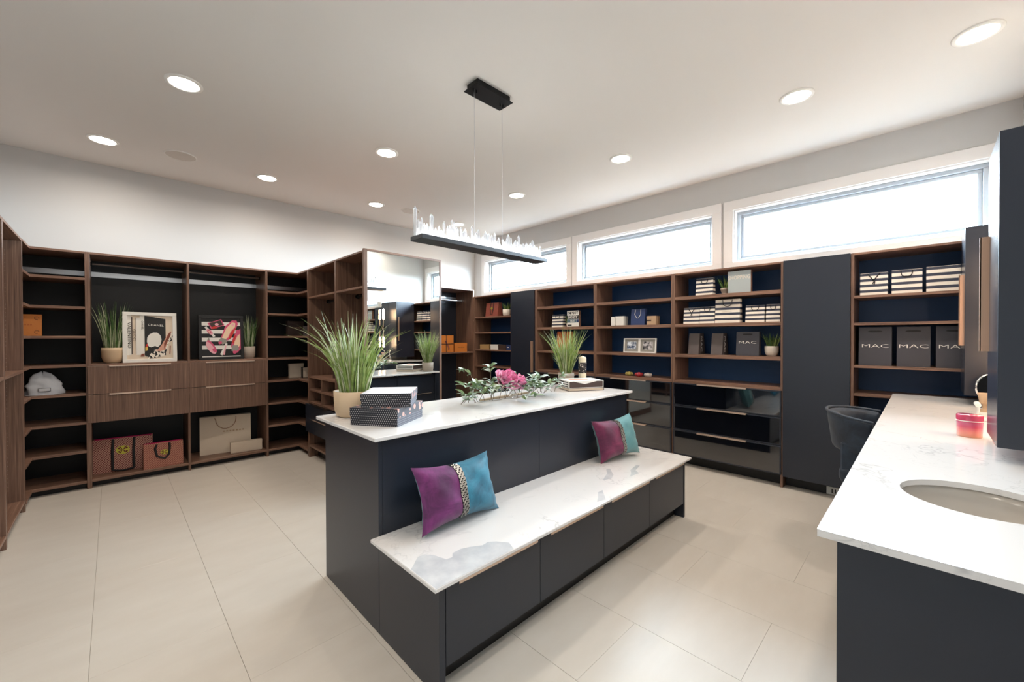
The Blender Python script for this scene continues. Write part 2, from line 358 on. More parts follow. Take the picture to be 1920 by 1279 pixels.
# window wall, pieces around the three openings
mb = MB(); T = 0.2
mb.box(XR, XR+T, YF, YA, 0, WB, WALL).box(XR, XR+T, YF, YA, WT, ZC, WALL)
ys = [YA] + [v for w_ in WINS for v in w_] + [YF]
for a, b in zip(ys[0::2], ys[1::2]): mb.box(XR, XR+T, b, a, WB, WT, WALL)
struct('wall_right', mb)
for i, (a, b) in enumerate(WINS):
    e = bpy.data.objects.new('window_%d' % (i+1), None); col.objects.link(e); e['kind'] = 'structure'; e.location = (XR, b, WB); ORG[e.name] = Vector((XR, b, WB))
    mb = MB(); c = 0.085; cr = 0.012 if True else 0
    tw = 0.5*(3.898-3.685)-0.006
    la = c if i == 0 else tw; lb = tw if i < 2 else 0.09
    x0 = XR-0.022
    mb.box(x0, XR, b-lb, a+la, WT, WT+0.105, TRIM).box(x0, XR, b-lb, a+la, WB-0.085, WB, TRIM)
    mb.box(x0, XR, a, a+la, WB, WT, TRIM).box(x0, XR, b-lb, b, WB, WT, TRIM)
    build('casing', mb, e, bev=0.003)
    mb = MB()                                                    # jamb liner
    j = 0.012
    mb.box(XR, XR+0.1, b, a, WT-j, WT, TRIM).box(XR, XR+0.1, b, a, WB, WB+j, TRIM).box(XR, XR+0.1, a-j, a, WB+j, WT-j, TRIM).box(XR, XR+0.1, b, b+j, WB+j, WT-j, TRIM)
    build('jamb', mb, e)
    mb = MB(); f1 = 0.05
    def ring(mb, y0, y1, z0, z1, w_, x0, x1, m):
        mb.box(x0, x1, y0, y1, z1-w_, z1, m).box(x0, x1, y0, y1, z0, z0+w_, m).box(x0, x1, y0, y0+w_, z0+w_, z1-w_, m).box(x0, x1, y1-w_, y1, z0+w_, z1-w_, m)
    ring(mb, b+j, a-j, WB+j, WT-j, 0.035, XR+0.085, XR+0.16, VINYL)
    build('window_frame', mb, e, bev=0.003)
    mb = MB(); ring(mb, b+j+0.035, a-j-0.035, WB+j+0.035, WT-j-0.035, 0.03, XR+0.11, XR+0.15, VINYL)
    build('sash', mb, e, bev=0.004)
    build('pane', B(XR+0.128, XR+0.134, b+0.07, a-0.07, WB+0.07, WT-0.07, PANE), e)
# floor slab with separate porcelain tiles
fl = struct('floor', B(XL-0.15, XR+0.3, YF-0.15, YA+0.15, -0.1, -0.0045, GROUT))
TW, TL = 0.49, 0.975
tile_me = {}
kx = 0
x = -0.085-2*TW
while x < 4.9:
    kx = round((x+0.085)/TW)
    off = 2.0 if kx % 2 == 1 else 2.0+TL/2
    y = off-3*TL
    while y < YA:
        x0, x1, y0, y1 = max(x, XL), min(x+TW, XR), max(y, YF), min(y+TL, YA)
        if x1-x0 > 0.02 and y1-y0 > 0.02:
            key = (round(x1-x0, 3), round(y1-y0, 3))
            g = 0.0006
            if key not in tile_me:
                m = MB().box(g, key[0]-g, 0.0003, key[1]-0.0003, -0.0045, 0.0, TILE); o = build('floor_tile', m, fl, world=False, bev=0.0006)
                tile_me[key] = o
            else:
                s_ = tile_me[key]; o = s_.copy(); col.objects.link(o)
            o.location = (x0, y0, 0)
        y += TL
    x += TW

# ================================================================== CEILING FIXTURES
proto = None
LL = ['recessed ceiling lamp above the white framed shoe picture', 'recessed ceiling lamp near the left wall, over the grass plant in the beige bowl',
      'recessed ceiling lamp left of the pendant canopy', 'recessed ceiling lamp over the black framed picture, near the back wall',
      'recessed ceiling lamp above the tall mirror', 'recessed ceiling lamp at the top right corner of the photo',
      'recessed ceiling lamp second from the right, above the longest window', 'recessed ceiling lamp above the middle window',
      'recessed ceiling lamp right of the pendant cables, above the farthest window', 'small distant recessed ceiling lamp seen just above the crystals of the pendant']
for i, (x, y) in enumerate(LAMPS):
    if i < len(LL): lab = LL[i]
    else: lab = ['recessed ceiling lamp near the camera, outside the photo on the left', 'recessed ceiling lamp left of the island, outside the photo', 'recessed ceiling lamp above the sink, outside the photo'][i-len(LL)]
    if proto is None:
        t = thing('recessed_lamp', lab, 'ceiling light', (x, y, ZC), 0, 'recessed ceiling lamps')
        build('trim_ring', MB().lathe([(0.112, 0), (0.112, -0.006), (0.104, -0.011), (0.09, -0.0105), (0.088, -0.004)], WHITEP, n=40, cap0=False), t, world=False)
        build('diffuser', MB().lathe([(0.0885, -0.004), (0.088, -0.008), (0.0, -0.0085)], LED, n=40, cap0=False), t, world=False)
        proto = t
    else:
        t = dup(proto); t.location = (x, y, ZC); t['label'] = lab
for x, y, lab in ((0.509, 5.289, 'flat round in-ceiling speaker grille left of the lamp over the black framed picture'), (3.122, 5.277, 'round in-ceiling speaker grille behind the left end of the pendant crystals')):
    t = thing('ceiling_speaker', lab, 'speaker', (x, y, ZC), 0, 'in-ceiling speakers')
    build('bezel', MB().lathe([(0.132, 0), (0.131, -0.006), (0.124, -0.008), (0.122, -0.004)], WHITEP, n=40, cap0=False), t, world=False)
    build('grille', MB().lathe([(0.122, -0.004), (0.11, -0.006), (0, -0.0065)], mat('speaker_grille', (206, 200, 192), 0.8), n=40, cap0=False), t, world=False)

# ================================================================== CABINETRY
TH = 0.022
def shelfpart(parent, x0, x1, y0, y1, ztop, th=0.024, along='x', name='shelf'):
    W_ = WX if along == 'x' else WY
    return build(name, B(x0, x1, y0, y1, ztop-th, ztop, W_), parent, bev=0.0012)
def panel(parent, x0, x1, y0, y1, z0, z1, name='side_panel', m=None):
    return build(name, B(x0, x1, y0, y1, z0, z1, m or WV), parent, bev=0.0012)
def pins(parent, pts):
    """columns of shelf pin holes: small dark discs on a panel face; pts = (origin, normal axis, z0, z1)"""
    mb = MB()
    for (x, y, ax, sgn, z0, z1) in pts:
        z = z0
        while z < z1:
            r = 0.0028; e = 0.0006*sgn
            if ax == 'x': vs = [(x+e, y+r*math.cos(a), z+r*math.sin(a)) for a in [k*PI/3*sgn for k in range(6)]]
            else: vs = [(x+r*math.cos(a), y+e, z+r*math.sin(a)) for a in [-k*PI/3*sgn for k in range(6)]]
            mb.poly(vs, PINM); z += 0.034
    return stuff(build('shelf_pin_holes', mb, parent))
PINM = mat('pin_hole_ferrule', (150, 130, 116), 0.5)
SH = [0.082, 0.374, 0.649, 0.925, 1.2, 1.473, 1.753, 2.03]
YAF = 5.636; ZT = 2.28
YB_ = 6.12
# --- two wardrobe bays on the back wall
def bayA(x0, x1, xl, xr, hx0, hx1, lab, edge):
    t = thing('wardrobe_bay', lab, 'wardrobe', (x0, YAF, 0), 0, 'walnut wardrobe bays on the back wall')
    panel(t, x0, xl, YAF, YB_, 0, ZT)
    panel(t, xr, x1, YAF, YB_, 0, ZT)
    build('back_panel', B(xl, xr, 6.10, 6.12, 0.06, ZT, BACK), t)
    shelfpart(t, xl, xr, YAF, 6.1, ZT, 0.02, name='top_panel')
    shelfpart(t, xl, xr, YAF+0.002, 6.1, 1.2, 0.018)
    shelfpart(t, xl, xr, YAF, 6.1, 0.084, 0.024)
    build('plinth', B(xl, xr, YAF+0.09, YAF+0.11, 0, 0.06, TOE), t)
    a, b = edge
    for z0, z1 in ((0.909, 1.181), (0.634, 0.904)):
        d = build('drawer', B(a, b, YAF-0.019, YAF, z0, z1, WV), t, bev=0.0012)
        build('handle', B(hx0, hx1, YAF-0.034, YAF+0.0, z1, z1+0.004, COPPER).box(hx0, hx1, YAF-0.035, YAF-0.032, z1-0.008, z1+0.004, COPPER), d)
    build('drawer_box', B(xl+0.01, xr-0.01, YAF+0.001, 6.05, 0.65, 1.16, BACK), t)
    build('suspension_rail', B(xl, xr, 6.082, 6.1, 2.092, 2.142, ALU), t)
    r = build('clothes_rod', MB().tube([(xl+0.004, 5.9, 2.2), (xr-0.004, 5.9, 2.2)], 0.013, mat('bronze_rod', (110, 96, 88), 0.3, 0.7), 12, flat=0.8), t)
    build('rod_socket', MB().tube([(xl, 5.9, 2.2), (xl+0.012, 5.9, 2.2)], 0.02, DARKM, 12), r); build('rod_socket', MB().tube([(xr-0.012, 5.9, 2.2), (xr, 5.9, 2.2)], 0.02, DARKM, 12), r)
    pins(t, [(xr, y, 'x', -1, 0.14, 0.6) for y in (5.69, 6.03)] + [(xl, y, 'x', 1, 0.14, 0.6) for y in (5.69, 6.03)])
    return t
bayA(-0.184, 0.593, -0.150, 0.583, -0.024, 0.442, 'walnut wardrobe bay with two drawers, holding the white framed picture', (-0.173, 0.5925))
bayA(0.593, 1.357, 0.604, 1.334, 0.741, 1.208, 'walnut wardrobe bay with two drawers, holding the black framed picture', (0.5945, 1.346))
# --- corner shelving (L-shaped shelves)
def lshelf(parent, poly, ztop, th=0.024):
    return build('shelf', MB().prism(poly, ztop-th, ztop, WX), parent, bev=0.0012)
t = thing('corner_shelving', 'dark L-shaped corner shelving at the left end of the back wall', 'shelving', (-0.53, YAF, 0), 0, 'corner shelving units')
poly = [(-1.05, 5.285), (-0.525, 5.285), (-0.525, YAF), (-0.184, YAF), (-0.184, 6.12), (-1.05, 6.12)]
for z in SH: lshelf(t, poly, z)
lshelf(t, poly, ZT, 0.02)['label'] = 'walnut top board'
build('back_panel', B(-1.05, -0.184, 6.1, 6.12, 0, ZT-0.02, BACK).box(-1.05, -1.03, 5.285, 6.1, 0, ZT-0.02, BACK), t)
build('plinth', B(-0.60, -0.184, YAF+0.07, YAF+0.09, 0, 0.055, TOE).box(-0.62, -0.60, 5.29, YAF+0.09, 0, 0.055, TOE), t)
build('suspension_rail', B(-1.03, -0.184, 6.082, 6.1, 2.092, 2.142, ALU), t)
t = thing('corner_shelving', 'dark L-shaped corner shelving beside the cubby-hole cabinet', 'shelving', (1.69, YAF, 0), 0, 'corner shelving units')
poly = [(1.357, YAF), (1.694, YAF), (1.694, 5.282), (2.12, 5.282), (2.12, 6.12), (1.357, 6.12)]
for z in SH: lshelf(t, poly, z)
lshelf(t, poly, ZT, 0.02)['label'] = 'walnut top board'
build('back_panel', B(1.357, 2.12, 6.1, 6.12, 0, ZT-0.02, BACK).box(2.1, 2.12, 5.285, 6.1, 0, ZT-0.02, BACK), t)
build('plinth', B(1.357, 1.77, YAF+0.07, YAF+0.09, 0, 0.055, TOE).box(1.77, 1.79, 5.29, YAF+0.09, 0, 0.055, TOE), t)
build('suspension_rail', B(1.357, 2.1, 6.082, 6.1, 2.092, 2.142, ALU), t)
# --- left wall cabinets, front face at x=-0.53
def leftbay(y0, y1, lab, lowy1):
    t = thing('hanging_bay', lab, 'wardrobe', (-0.53, y0, 0), 0, 'hanging bays on the left wall')
    x0, x1 = -1.05, -0.53
    panel(t, x0, x1, y1-0.024, y1, 0, ZT); panel(t, x0, x1, y0, y0+0.012, 0, ZT)
    build('back_panel', B(x0, x0+0.02, y0+0.012, y1-0.024, 0.06, ZT-0.02, BACK), t)
    for z, th in ((ZT, 0.02), (1.187, 0.022), (0.1, 0.022)): shelfpart(t, x0, x1, y0+0.012, y1-0.024, z, th, 'y')
    build('plinth', B(x0, -0.62, y0+0.012, y1-0.024, 0, 0.07, TOE), t)
    for z in (2.1, 1.09):
        build('clothes_rod', MB().tube([(-0.76, y0+0.014, z), (-0.76, y1-0.026, z)], 0.014, DARKM, 12), t)
    pins(t, [(x, y1-0.024, 'y', -1, 0.2, 2.2) for x in (-0.62, -0.95)])
leftbay(4.433, 5.285, 'walnut double hanging bay on the left wall next to the corner shelving', 0)
leftbay(3.58, 4.433, 'walnut double hanging bay at the left edge of the photo', 0)
leftbay(2.73, 3.58, 'walnut double hanging bay on the left wall beyond the photo edge', 0)
# --- peninsula: two bays facing left
def penbay(y0, y1, yl, yh, lab, ov=0.03):
    t = thing('cubby_cabinet', lab, 'cabinet', (1.696, y0, 0), 0, 'cubby cabinets on the peninsula')
    x0, x1 = 1.696, 2.12
    panel(t, x0, x1, yh, y1, 0, ZT); panel(t, x0, x1, y0, yl, 0, ZT)
    build('back_panel', B(2.10, 2.12, yl, yh, 0.06, ZT-0.02, BACK), t)
    shelfpart(t, x0, x1, yl, yh, ZT, 0.018, 'y', 'top_panel')
    for z, th in ((1.944, 0.022), (0.988, 0.022), (0.83, 0.02), (0.678, 0.022), (0.152, 0.022)): shelfpart(t, x0+0.002, 2.1, yl, yh, z, th, 'y')
    ym = (yl+yh)/2
    for z0, z1 in ((0.678, 0.81), (0.83, 0.966)): panel(t, x0+0.002, 2.1, ym-0.009, ym+0.009, z0, z1, 'divider')
    for z0, z1 in ((0.482, 0.65), (0.314, 0.478)):
        d = build('drawer', B(x0-0.02, x0, y0+0.004, y1+ov, z0, z1, NAVY), t, bev=0.0012)
        build('handle', B(x0-0.033, x0, ym-0.24, ym+0.24, z1, z1+0.004, COPPER if z1 < 0.6 else DARKM), d)
    build('drawer_box', B(x0+0.001, 2.08, yl+0.01, yh-0.01, 0.32, 0.64, BACK), t)
    build('plinth', B(x0+0.1, x0+0.12, yl, yh, 0, 0.13, TOE), t)
    r = build('clothes_rod', MB().tube([(1.93, yl+0.004, 1.90), (1.93, yh-0.004, 1.90)], 0.014, mat('gunmetal_rod', (70, 76, 78), 0.3, 0.8), 12), t)
    build('rod_socket', MB().tube([(1.93, yh-0.02, 1.9), (1.93, yh, 1.9)], 0.024, DARKM, 12), r)
penbay(4.413, 5.282, 4.427, 5.238, 'walnut cubby cabinet of the peninsula, the bay nearer the back wall')
penbay(3.732, 4.411, 3.745, 4.39, 'walnut cubby cabinet of the peninsula, the bay next to the tall mirror', 0.0)
# --- back-to-back carcass on the right of the peninsula
t = thing('peninsula_wardrobe', 'walnut backed wardrobe hidden behind the tall mirror, facing the windows', 'wardrobe', (2.12, 3.732, 0))
panel(t, 2.13, 2.56, 3.732, 3.755, 0, ZT); panel(t, 2.13, 2.56, 5.55, 5.58, 0, ZT)
build('back_panel', B(2.122, 2.14, 3.755, 5.55, 0, ZT, BACK), t)
for z in (ZT, 1.2, 0.1): shelfpart(t, 2.14, 2.56, 3.755, 5.55, z, 0.02, 'y')
# --- tall mirror on the end of the peninsula
t = thing('tall_mirror', 'tall walnut-framed mirror covering the end of the peninsula', 'mirror', (1.69, 3.70, 0))
build('frame', B(1.69, 1.724, 3.70, 3.731, 0.0, 2.292, WV).box(2.536, 2.562, 3.70, 3.731, 0, 2.292, WV).box(1.724, 2.536, 3.70, 3.731, 2.27, 2.292, WX).box(1.724, 2.536, 3.70, 3.731, 0.0, 0.1, WX), t, bev=0.0012)
build('mirror_glass', B(1.724, 2.536, 3.704, 3.715, 0.1, 2.27, MIRROR), t)
# --- open closet on the back wall, right of the peninsula
t = thing('open_closet', 'open hanging closet with one shelf behind the peninsula, right of the tall mirror', 'wardrobe', (4.57, 5.6, 0))
panel(t, 4.546, 4.57, 5.60, 6.12, 0, 2.29); panel(t, 2.58, 2.604, 5.60, 6.12, 0, 2.29); 
build('back_panel', B(2.604, 4.546, 6.1, 6.12, 0.05, 2.27, NAVY), t)
shelfpart(t, 2.604, 4.546, 5.60, 6.1, 2.29, 0.02, name='top_panel'); shelfpart(t, 2.604, 4.546, 5.602, 6.1, 1.198, 0.022); shelfpart(t, 2.604, 4.546, 5.602, 6.1, 0.1, 0.022)
build('suspension_rail', B(2.604, 4.53, 6.082, 6.1, 2.15, 2.185, ALU), t)
r = build('clothes_rod', MB().tube([(2.61, 5.88, 2.105), (4.545, 5.88, 2.105)], 0.017, ALU, 12), t)
build('rod_socket', MB().tube([(4.5, 5.88, 2.105), (4.546, 5.88, 2.105)], 0.026, CHROME, 12).box(4.49, 4.52, 5.85, 5.91, 2.085, 2.125, CHROME), r)
pins(t, [(4.546, y, 'x', -1, 0.2, 2.15) for y in (5.68, 6.0)])

# --- window wall run
XB = 4.569; XBB = 4.98; ZTB = 2.168
def frontpull(parent, x, ya, yb, z):
    return build('handle', B(x-0.034, x+0.001, ya, yb, z, z+0.004, COPPER).box(x-0.035, x-0.032, ya, yb, z-0.009, z+0.004, COPPER), parent)
def bayB(y0, y1, yl, yh, shelves, th, lab, drawers=None, hy=None, low=None):
    t = thing('shelf_unit', lab, 'shelving', (XB, y0, 0), 0, 'shelf units under the windows')
    z0 = 0.0 if not drawers else 0.0
    panel(t, XB, XBB, yh, y1, 0.0, ZTB); panel(t, XB, XBB, y0, yl, 0.0, ZTB)
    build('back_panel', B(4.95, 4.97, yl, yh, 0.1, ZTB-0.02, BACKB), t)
    shelfpart(t, XB, XBB, yl, yh, ZTB, 0.018, 'y', 'top_panel')
    for z in shelves: shelfpart(t, XB+0.002, 4.95, yl, yh, z, th, 'y')
    pins(t, [(x, yh, 'y', -1, 1.0, 2.1) for x in (4.63, 4.88)])
    if drawers:
        for k, (a, b) in enumerate(drawers):
            ya, yb = y0+0.012, y1-0.012
            if ya < 0.96: ya = 0.963
            f_ = 0.022
            d = build('drawer', B(XB-0.021, XB, ya, yb, b-f_, b, NAVY).box(XB-0.021, XB, ya, yb, a, a+f_, NAVY).box(XB-0.021, XB, ya, ya+f_, a+f_, b-f_, NAVY).box(XB-0.021, XB, yb-f_, yb, a+f_, b-f_, NAVY), t, bev=0.001)
            build('glass_front', B(XB-0.0215, XB-0.012, ya+f_*0.55, yb-f_*0.55, a+f_*0.55, b-f_*0.55, GLASSD), d)
            frontpull(d, XB-0.021, hy-0.24, hy+0.24, b)
        build('drawer_box', B(XB+0.001, 4.94, yl+0.005, yh-0.005, 0.12, 0.93, TOE), t)
    build('plinth', B(4.684, 4.70, yl, yh, 0, 0.11, TOE), t)
    return t
bayB(4.653, 5.62, 4.675, 5.58, [1.804, 1.538, 1.24, 0.957, 0.66, 0.37, 0.12], 0.022, 'five-shelf walnut unit in the far corner, holding the terracotta shopping bag')
D3 = [(0.125, 0.399), (0.405, 0.673), (0.679, 0.93)]
SB = [1.903, 1.595, 1.254, 0.96]
bayB(3.073, 4.149, 3.097, 4.105, SB, 0.036, 'thick-shelved walnut unit beside the far slim door, with the bossy slogan block', D3, 3.6)
bayB(2.022, 3.073, 2.045, 3.05, SB, 0.036, 'thick-shelved walnut unit holding the double photo frame', D3, 2.57)
bayB(0.95, 2.022, 0.972, 2.0, SB, 0.036, 'thick-shelved walnut unit holding five striped bags in a row', D3, 1.497)
bayB(-0.50, 0.454, -0.47, 0.433, [1.80, 1.567, 1.201, 0.957, 0.66, 0.37, 0.12], 0.022, 'thin-shelved walnut unit at the right end, behind the chair')
def tall(y0, y1, hb, lab):
    t = thing('tall_cabinet', lab, 'cabinet', (XB, y0, 0), 0, 'tall flush-door cabinets under the windows')
    build('body', B(XB, XBB, y0+0.002, y1-0.002, 0.11, ZTB, NAVY), t)
    d = build('door', B(XB-0.021, XB, y0+0.002, y1-0.002, 0.114, ZTB, NAVY), t, bev=0.0015)
    if hb: build('handle', B(XB-0.052, XB-0.021, y0+0.022, y0+0.026, hb[0], hb[1], BRONZE).box(XB-0.054, XB-0.05, y0+0.022, y0+0.045, hb[0], hb[1], BRONZE), d)
    build('plinth', B(4.684, XBB, y0+0.002, y1-0.002, 0, 0.11, TOE), t)
tall(4.149, 4.653, (0.92, 1.39), 'slim dark navy tall cabinet between the far shelves and the slogan block shelves')
tall(0.454, 0.95, None, 'wide plum-grey tall cabinet door left of the shelves with charcoal bags')
b_ = B(4.672, 4.684, 0.47, 0.63, 0.004, 0.074, WHITEP)
t = build('floor_vent', b_, loc=(4.672, 0.47, 0.004)); tag(t, 'white toe-kick air vent with dark slots below the wide tall cabinet', 'vent')
for k in range(5): build('slot', B(4.6712, 4.6722, 0.585-k*0.024, 0.593-k*0.024, 0.02, 0.058, BLACK), t)

# ================================================================== ISLAND
t = thing('island_cabinet', 'dark navy island cabinet with flush end panel under the veined top', 'cabinet', (0.918, 1.863, 0))
build('end_panel', B(0.918, 0.94, 1.863, 2.554, 0, 0.953, NAVY), t, bev=0.0015); build('end_panel', B(3.242, 3.264, 1.863, 2.554, 0, 0.953, NAVY), t, bev=0.0015)
build('back_panel', B(0.941, 2.093, 1.863, 1.885, 0.0, 0.953, NAVY), t, bev=0.001); build('back_panel', B(2.0955, 3.241, 1.863, 1.885, 0.0, 0.953, NAVY), t, bev=0.001)
build('body', B(0.94, 3.242, 1.886, 2.52, 0.1, 0.95, TOE), t)
for k in range(4):
    a = 0.942+k*0.575; b = a+0.571
    for z0, z1 in ((0.68, 0.945), (0.4, 0.676), (0.114, 0.396)):
        d = build('drawer', B(a, b, 2.521, 2.541, z0, z1, NAVY), t, bev=0.001)
        build('handle', B(a+0.05, b-0.05, 2.541, 2.556, z1-0.004, z1, COPPER), d)
tag(build('island_worktop', B(0.88, 3.297, 1.822, 2.60, 0.953, 0.973, MARBLE), bev=0.003, loc=(0.88, 1.822, 0.953)), 'white veined quartz worktop on the island, carrying boxes and greenery', 'worktop')
t = thing('bench_cabinet', 'low dark bench cabinet with four doors in front of the island', 'bench', (0.918, 1.35, 0))
build('end_panel', B(0.918, 0.948, 1.35, 1.861, 0, 0.463, NAVY), t, bev=0.0015); build('end_panel', B(3.264-0.012, 3.276, 1.35, 1.862, 0, 0.463, NAVY), t, bev=0.0015)
build('body', B(0.95, 3.25, 1.375, 1.86, 0.11, 0.46, TOE), t)
build('plinth', B(0.95, 3.25, 1.43, 1.45, 0, 0.11, TOE), t)
hx = [(1.008, 1.49), (1.592, 2.072), (2.168, 2.648), (2.752, 3.228)]
ex = [0.9505, 1.526, 2.103, 2.682, 3.25]
for k in range(4):
    d = build('door', B(ex[k]+0.0015, ex[k+1]-0.0015, 1.352, 1.373, 0.114, 0.445, NAVY), t, bev=0.0012)
    build('handle', B(hx[k][0], hx[k][1], 1.336, 1.354, 0.445, 0.449, COPPER).box(hx[k][0], hx[k][1], 1.335, 1.338, 0.437, 0.449, COPPER), d)
tb = tag(build('bench_worktop', B(0.874, 3.31, 1.312, 1.862, 0.464, 0.482, MARBLE), bev=0.003, loc=(0.874, 1.312, 0.464)), 'white veined quartz seat slab of the bench, carrying two cushions', 'worktop')
def veinpoly(pts, name='vein'):
    build(name, MB().poly([(x, y, 0.4823) for x, y in pts], PATCH), tb)
pp = [(0.88, 1.314), (1.30, 1.314), (1.325, 1.37), (1.29, 1.42), (1.26, 1.445), (1.22, 1.44), (1.17, 1.47), (1.13, 1.485), (1.08, 1.482), (1.06, 1.455), (1.03, 1.46), (1.01, 1.53), (0.985, 1.56), (0.955, 1.565), (0.93, 1.545), (0.905, 1.52), (0.88, 1.5)]
veinpoly(pp, 'grey_inclusion')
veinpoly([(2.35, 1.52), (2.43, 1.50), (2.50, 1.53), (2.60, 1.62), (2.58, 1.64), (2.49, 1.575), (2.42, 1.55)])
veinpoly([(2.55, 1.43), (2.66, 1.42), (2.70, 1.47), (2.82, 1.50), (2.81, 1.525), (2.68, 1.50), (2.62, 1.46)])
veinpoly([(2.02, 1.345), (2.09, 1.33), (2.17, 1.40), (2.20, 1.425), (2.15, 1.425), (2.08, 1.38)])

# ================================================================== VANITY
t = thing('vanity_cabinet', 'dark navy vanity base in the right foreground', 'cabinet', (1.26, 0.149, 0))
build('end_panel', B(1.26, 1.282, -0.515, 0.149, 0, 0.96, NAVY), t, bev=0.0015)
build('body', B(1.283, 2.75, -0.515, 0.125, 0.1, 0.80, TOE), t)
build('end_panel', B(2.752, 2.774, -0.515, 0.147, 0, 0.96, NAVY), t, bev=0.0015)
for k in range(3):
    a = 1.284+k*0.49
    d = build('drawer', B(a, a+0.486, 0.127, 0.147, 0.53, 0.95, NAVY), t, bev=0.001); build('handle', B(a+0.05, a+0.43, 0.147, 0.163, 0.946, 0.95, COPPER), d)
    d = build('drawer', B(a, a+0.486, 0.127, 0.147, 0.114, 0.525, NAVY), t, bev=0.001); build('handle', B(a+0.05, a+0.43, 0.147, 0.163, 0.521, 0.525, COPPER), d)
build('plinth', B(1.283, 2.75, 0.03, 0.05, 0, 0.1, TOE), t)
t = thing('makeup_table_base', 'dark navy support cabinet at the far end of the vanity counter', 'cabinet', (4.1, 0.14, 0))
build('side_panel', B(4.12, 4.142, -0.515, 0.147, 0, 0.96, NAVY), t); build('body', B(4.143, 4.54, -0.515, 0.13, 0.1, 0.96, NAVY), t)
# worktop with round sink cut-out
def slab_hole(x0, x1, y0, y1, z0, z1, cx, cy, ra, rb, m, n=48):
    mb = MB(); vs = []; pts = [(cx+ra*math.cos(2*PI*k/n), cy+rb*math.sin(2*PI*k/n)) for k in range(n)]
    # outer boundary sampled at the same angles
    out = []
    for k in range(n):
        a = 2*PI*k/n; dx, dy = math.cos(a), math.sin(a); s_ = 1e9
        bx0, bx1 = cx-0.3, cx+0.3
        for lim, dd, cc in ((bx1, dx, cx), (bx0, dx, cx), (y1, dy, cy), (y0, dy, cy)):
            if abs(dd) > 1e-6 and (lim-cc)/dd > 0: s_ = min(s_, (lim-cc)/dd)
        out.append((cx+dx*s_, cy+dy*s_))
    # add exact corners
    for z, fl_ in ((z1, False), (z0, True)):
        v = [(x, y, z) for x, y in pts]+[(x, y, z) for x, y in out]
        fs = [(k, k+n, (k+1) % n+n, (k+1) % n) for k in range(n)]
        if fl_: fs = [f_[::-1] for f_ in fs]
        mb.add(v, fs, m)
        for sx, sy in ((1, 1), (-1, 1), (-1, -1), (1, -1)):
            c = (cx+0.3*sx, y1 if sy > 0 else y0)
            k = max(range(n), key=lambda q: (pts[q][0]-cx)*0)  # placeholder
            th = math.atan2(c[1]-cy, c[0]-cx) % (2*PI); k = int(th/(2*PI)*n)
            tri = [(out[k][0], out[k][1], z), (c[0], c[1], z), (out[(k+1) % n][0], out[(k+1) % n][1], z)]
            mb.add(tri, [(0, 1, 2) if not fl_ else (2, 1, 0)], m)
        for a, b in ((x0, cx-0.3), (cx+0.3, x1)):
            q = [(a, y0, z), (b, y0, z), (b, y1, z), (a, y1, z)]; mb.add(q, [(0, 1, 2, 3) if not fl_ else (3, 2, 1, 0)], m)
    mb.add([(x, y, z) for z in (z0, z1) for x, y in pts], [(k, n+k, n+(k+1) % n, (k+1) % n) for k in range(n)], m, True)
    for q in ([(x0, y0), (x1, y0)], [(x1, y0), (x1, y1)], [(x1, y1), (x0, y1)], [(x0, y1), (x0, y0)]):
        (a, b), (c, d) = q; mb.add([(a, b, z0), (c, d, z0), (c, d, z1), (a, b, z1)], [(0, 1, 2, 3)], m)
    return mb
CX, CY, RS = 1.771, -0.114, 0.168
tag(build('vanity_worktop', slab_hole(1.225, 4.565, YF+0.002, 0.183, 0.962, 0.98, CX, CY, RS, RS, MARBLE), loc=(1.225, 0.183, 0.962)), 'long white veined quartz vanity counter with a round sink cut-out', 'worktop')
t = thing('sink', 'round beige undermount sink in the vanity counter', 'sink', (CX, CY, 0.82))
build('bowl', MB().lathe([(0.0, 0.832), (0.06, 0.834), (0.12, 0.85), (0.155, 0.885), (0.170, 0.93), (0.172, 0.961), (0.19, 0.961), (0.19, 0.955), (0.182, 0.93), (0.166, 0.88), (0.125, 0.838), (0.06, 0.82), (0, 0.818)], SINKM, (CX, CY), 48, cap0=False), t)
build('drain', MB().lathe([(0.0, 0.836), (0.025, 0.837), (0.028, 0.834)], CHROME, (CX, CY), 20, cap0=False), t)
# wall-hung towers on the vanity wall
NAVYG = mat('satin_navy_lacquer', (44, 46, 58), 0.24, ior=1.7)
def tower(x0, x1, hx_, z0, z1, lab, grp):
    t = thing('wall_tower', lab, 'cabinet', (x0, YF, z0), 0, grp)
    build('side_panel', B(x0, x0+0.02, YF+0.002, -0.189, z0, z1, NAVY), t, bev=0.001); build('side_panel', B(x1-0.02, x1, YF+0.002, -0.209, z0, z1, NAVY), t)
    build('body', B(x0+0.02, x1-0.02, YF+0.002, -0.209, z0, z1, NAVY), t)
    d = build('door', B(x0+0.0205, x1, -0.2085, -0.189, z0, z1, NAVYG), t, bev=0.001)
    build('handle', B(hx_, hx_+0.003, -0.19, -0.163, 1.385, 1.87, BRONZE).box(hx_, hx_+0.018, -0.166, -0.162, 1.385, 1.87, BRONZE), d)
tower(2.337, 2.69, 2.643, 1.036, 2.205, 'large dark navy wall-hung cabinet at the right edge of the photo', 'wall-hung towers')
tower(4.15, 4.564, 4.186, 1.045, 2.19, 'brown-lit wall-hung cabinet with vertical pull beside the shelves of charcoal bags', 'wall-hung towers')
tag(build('vanity_mirror', B(2.692, 4.148, YF+0.001, YF+0.012, 1.0, 2.19, MIRROR), loc=(2.692, YF, 1.0)), 'frameless wall mirror between the two wall-hung cabinets, seen in reflection', 'mirror')
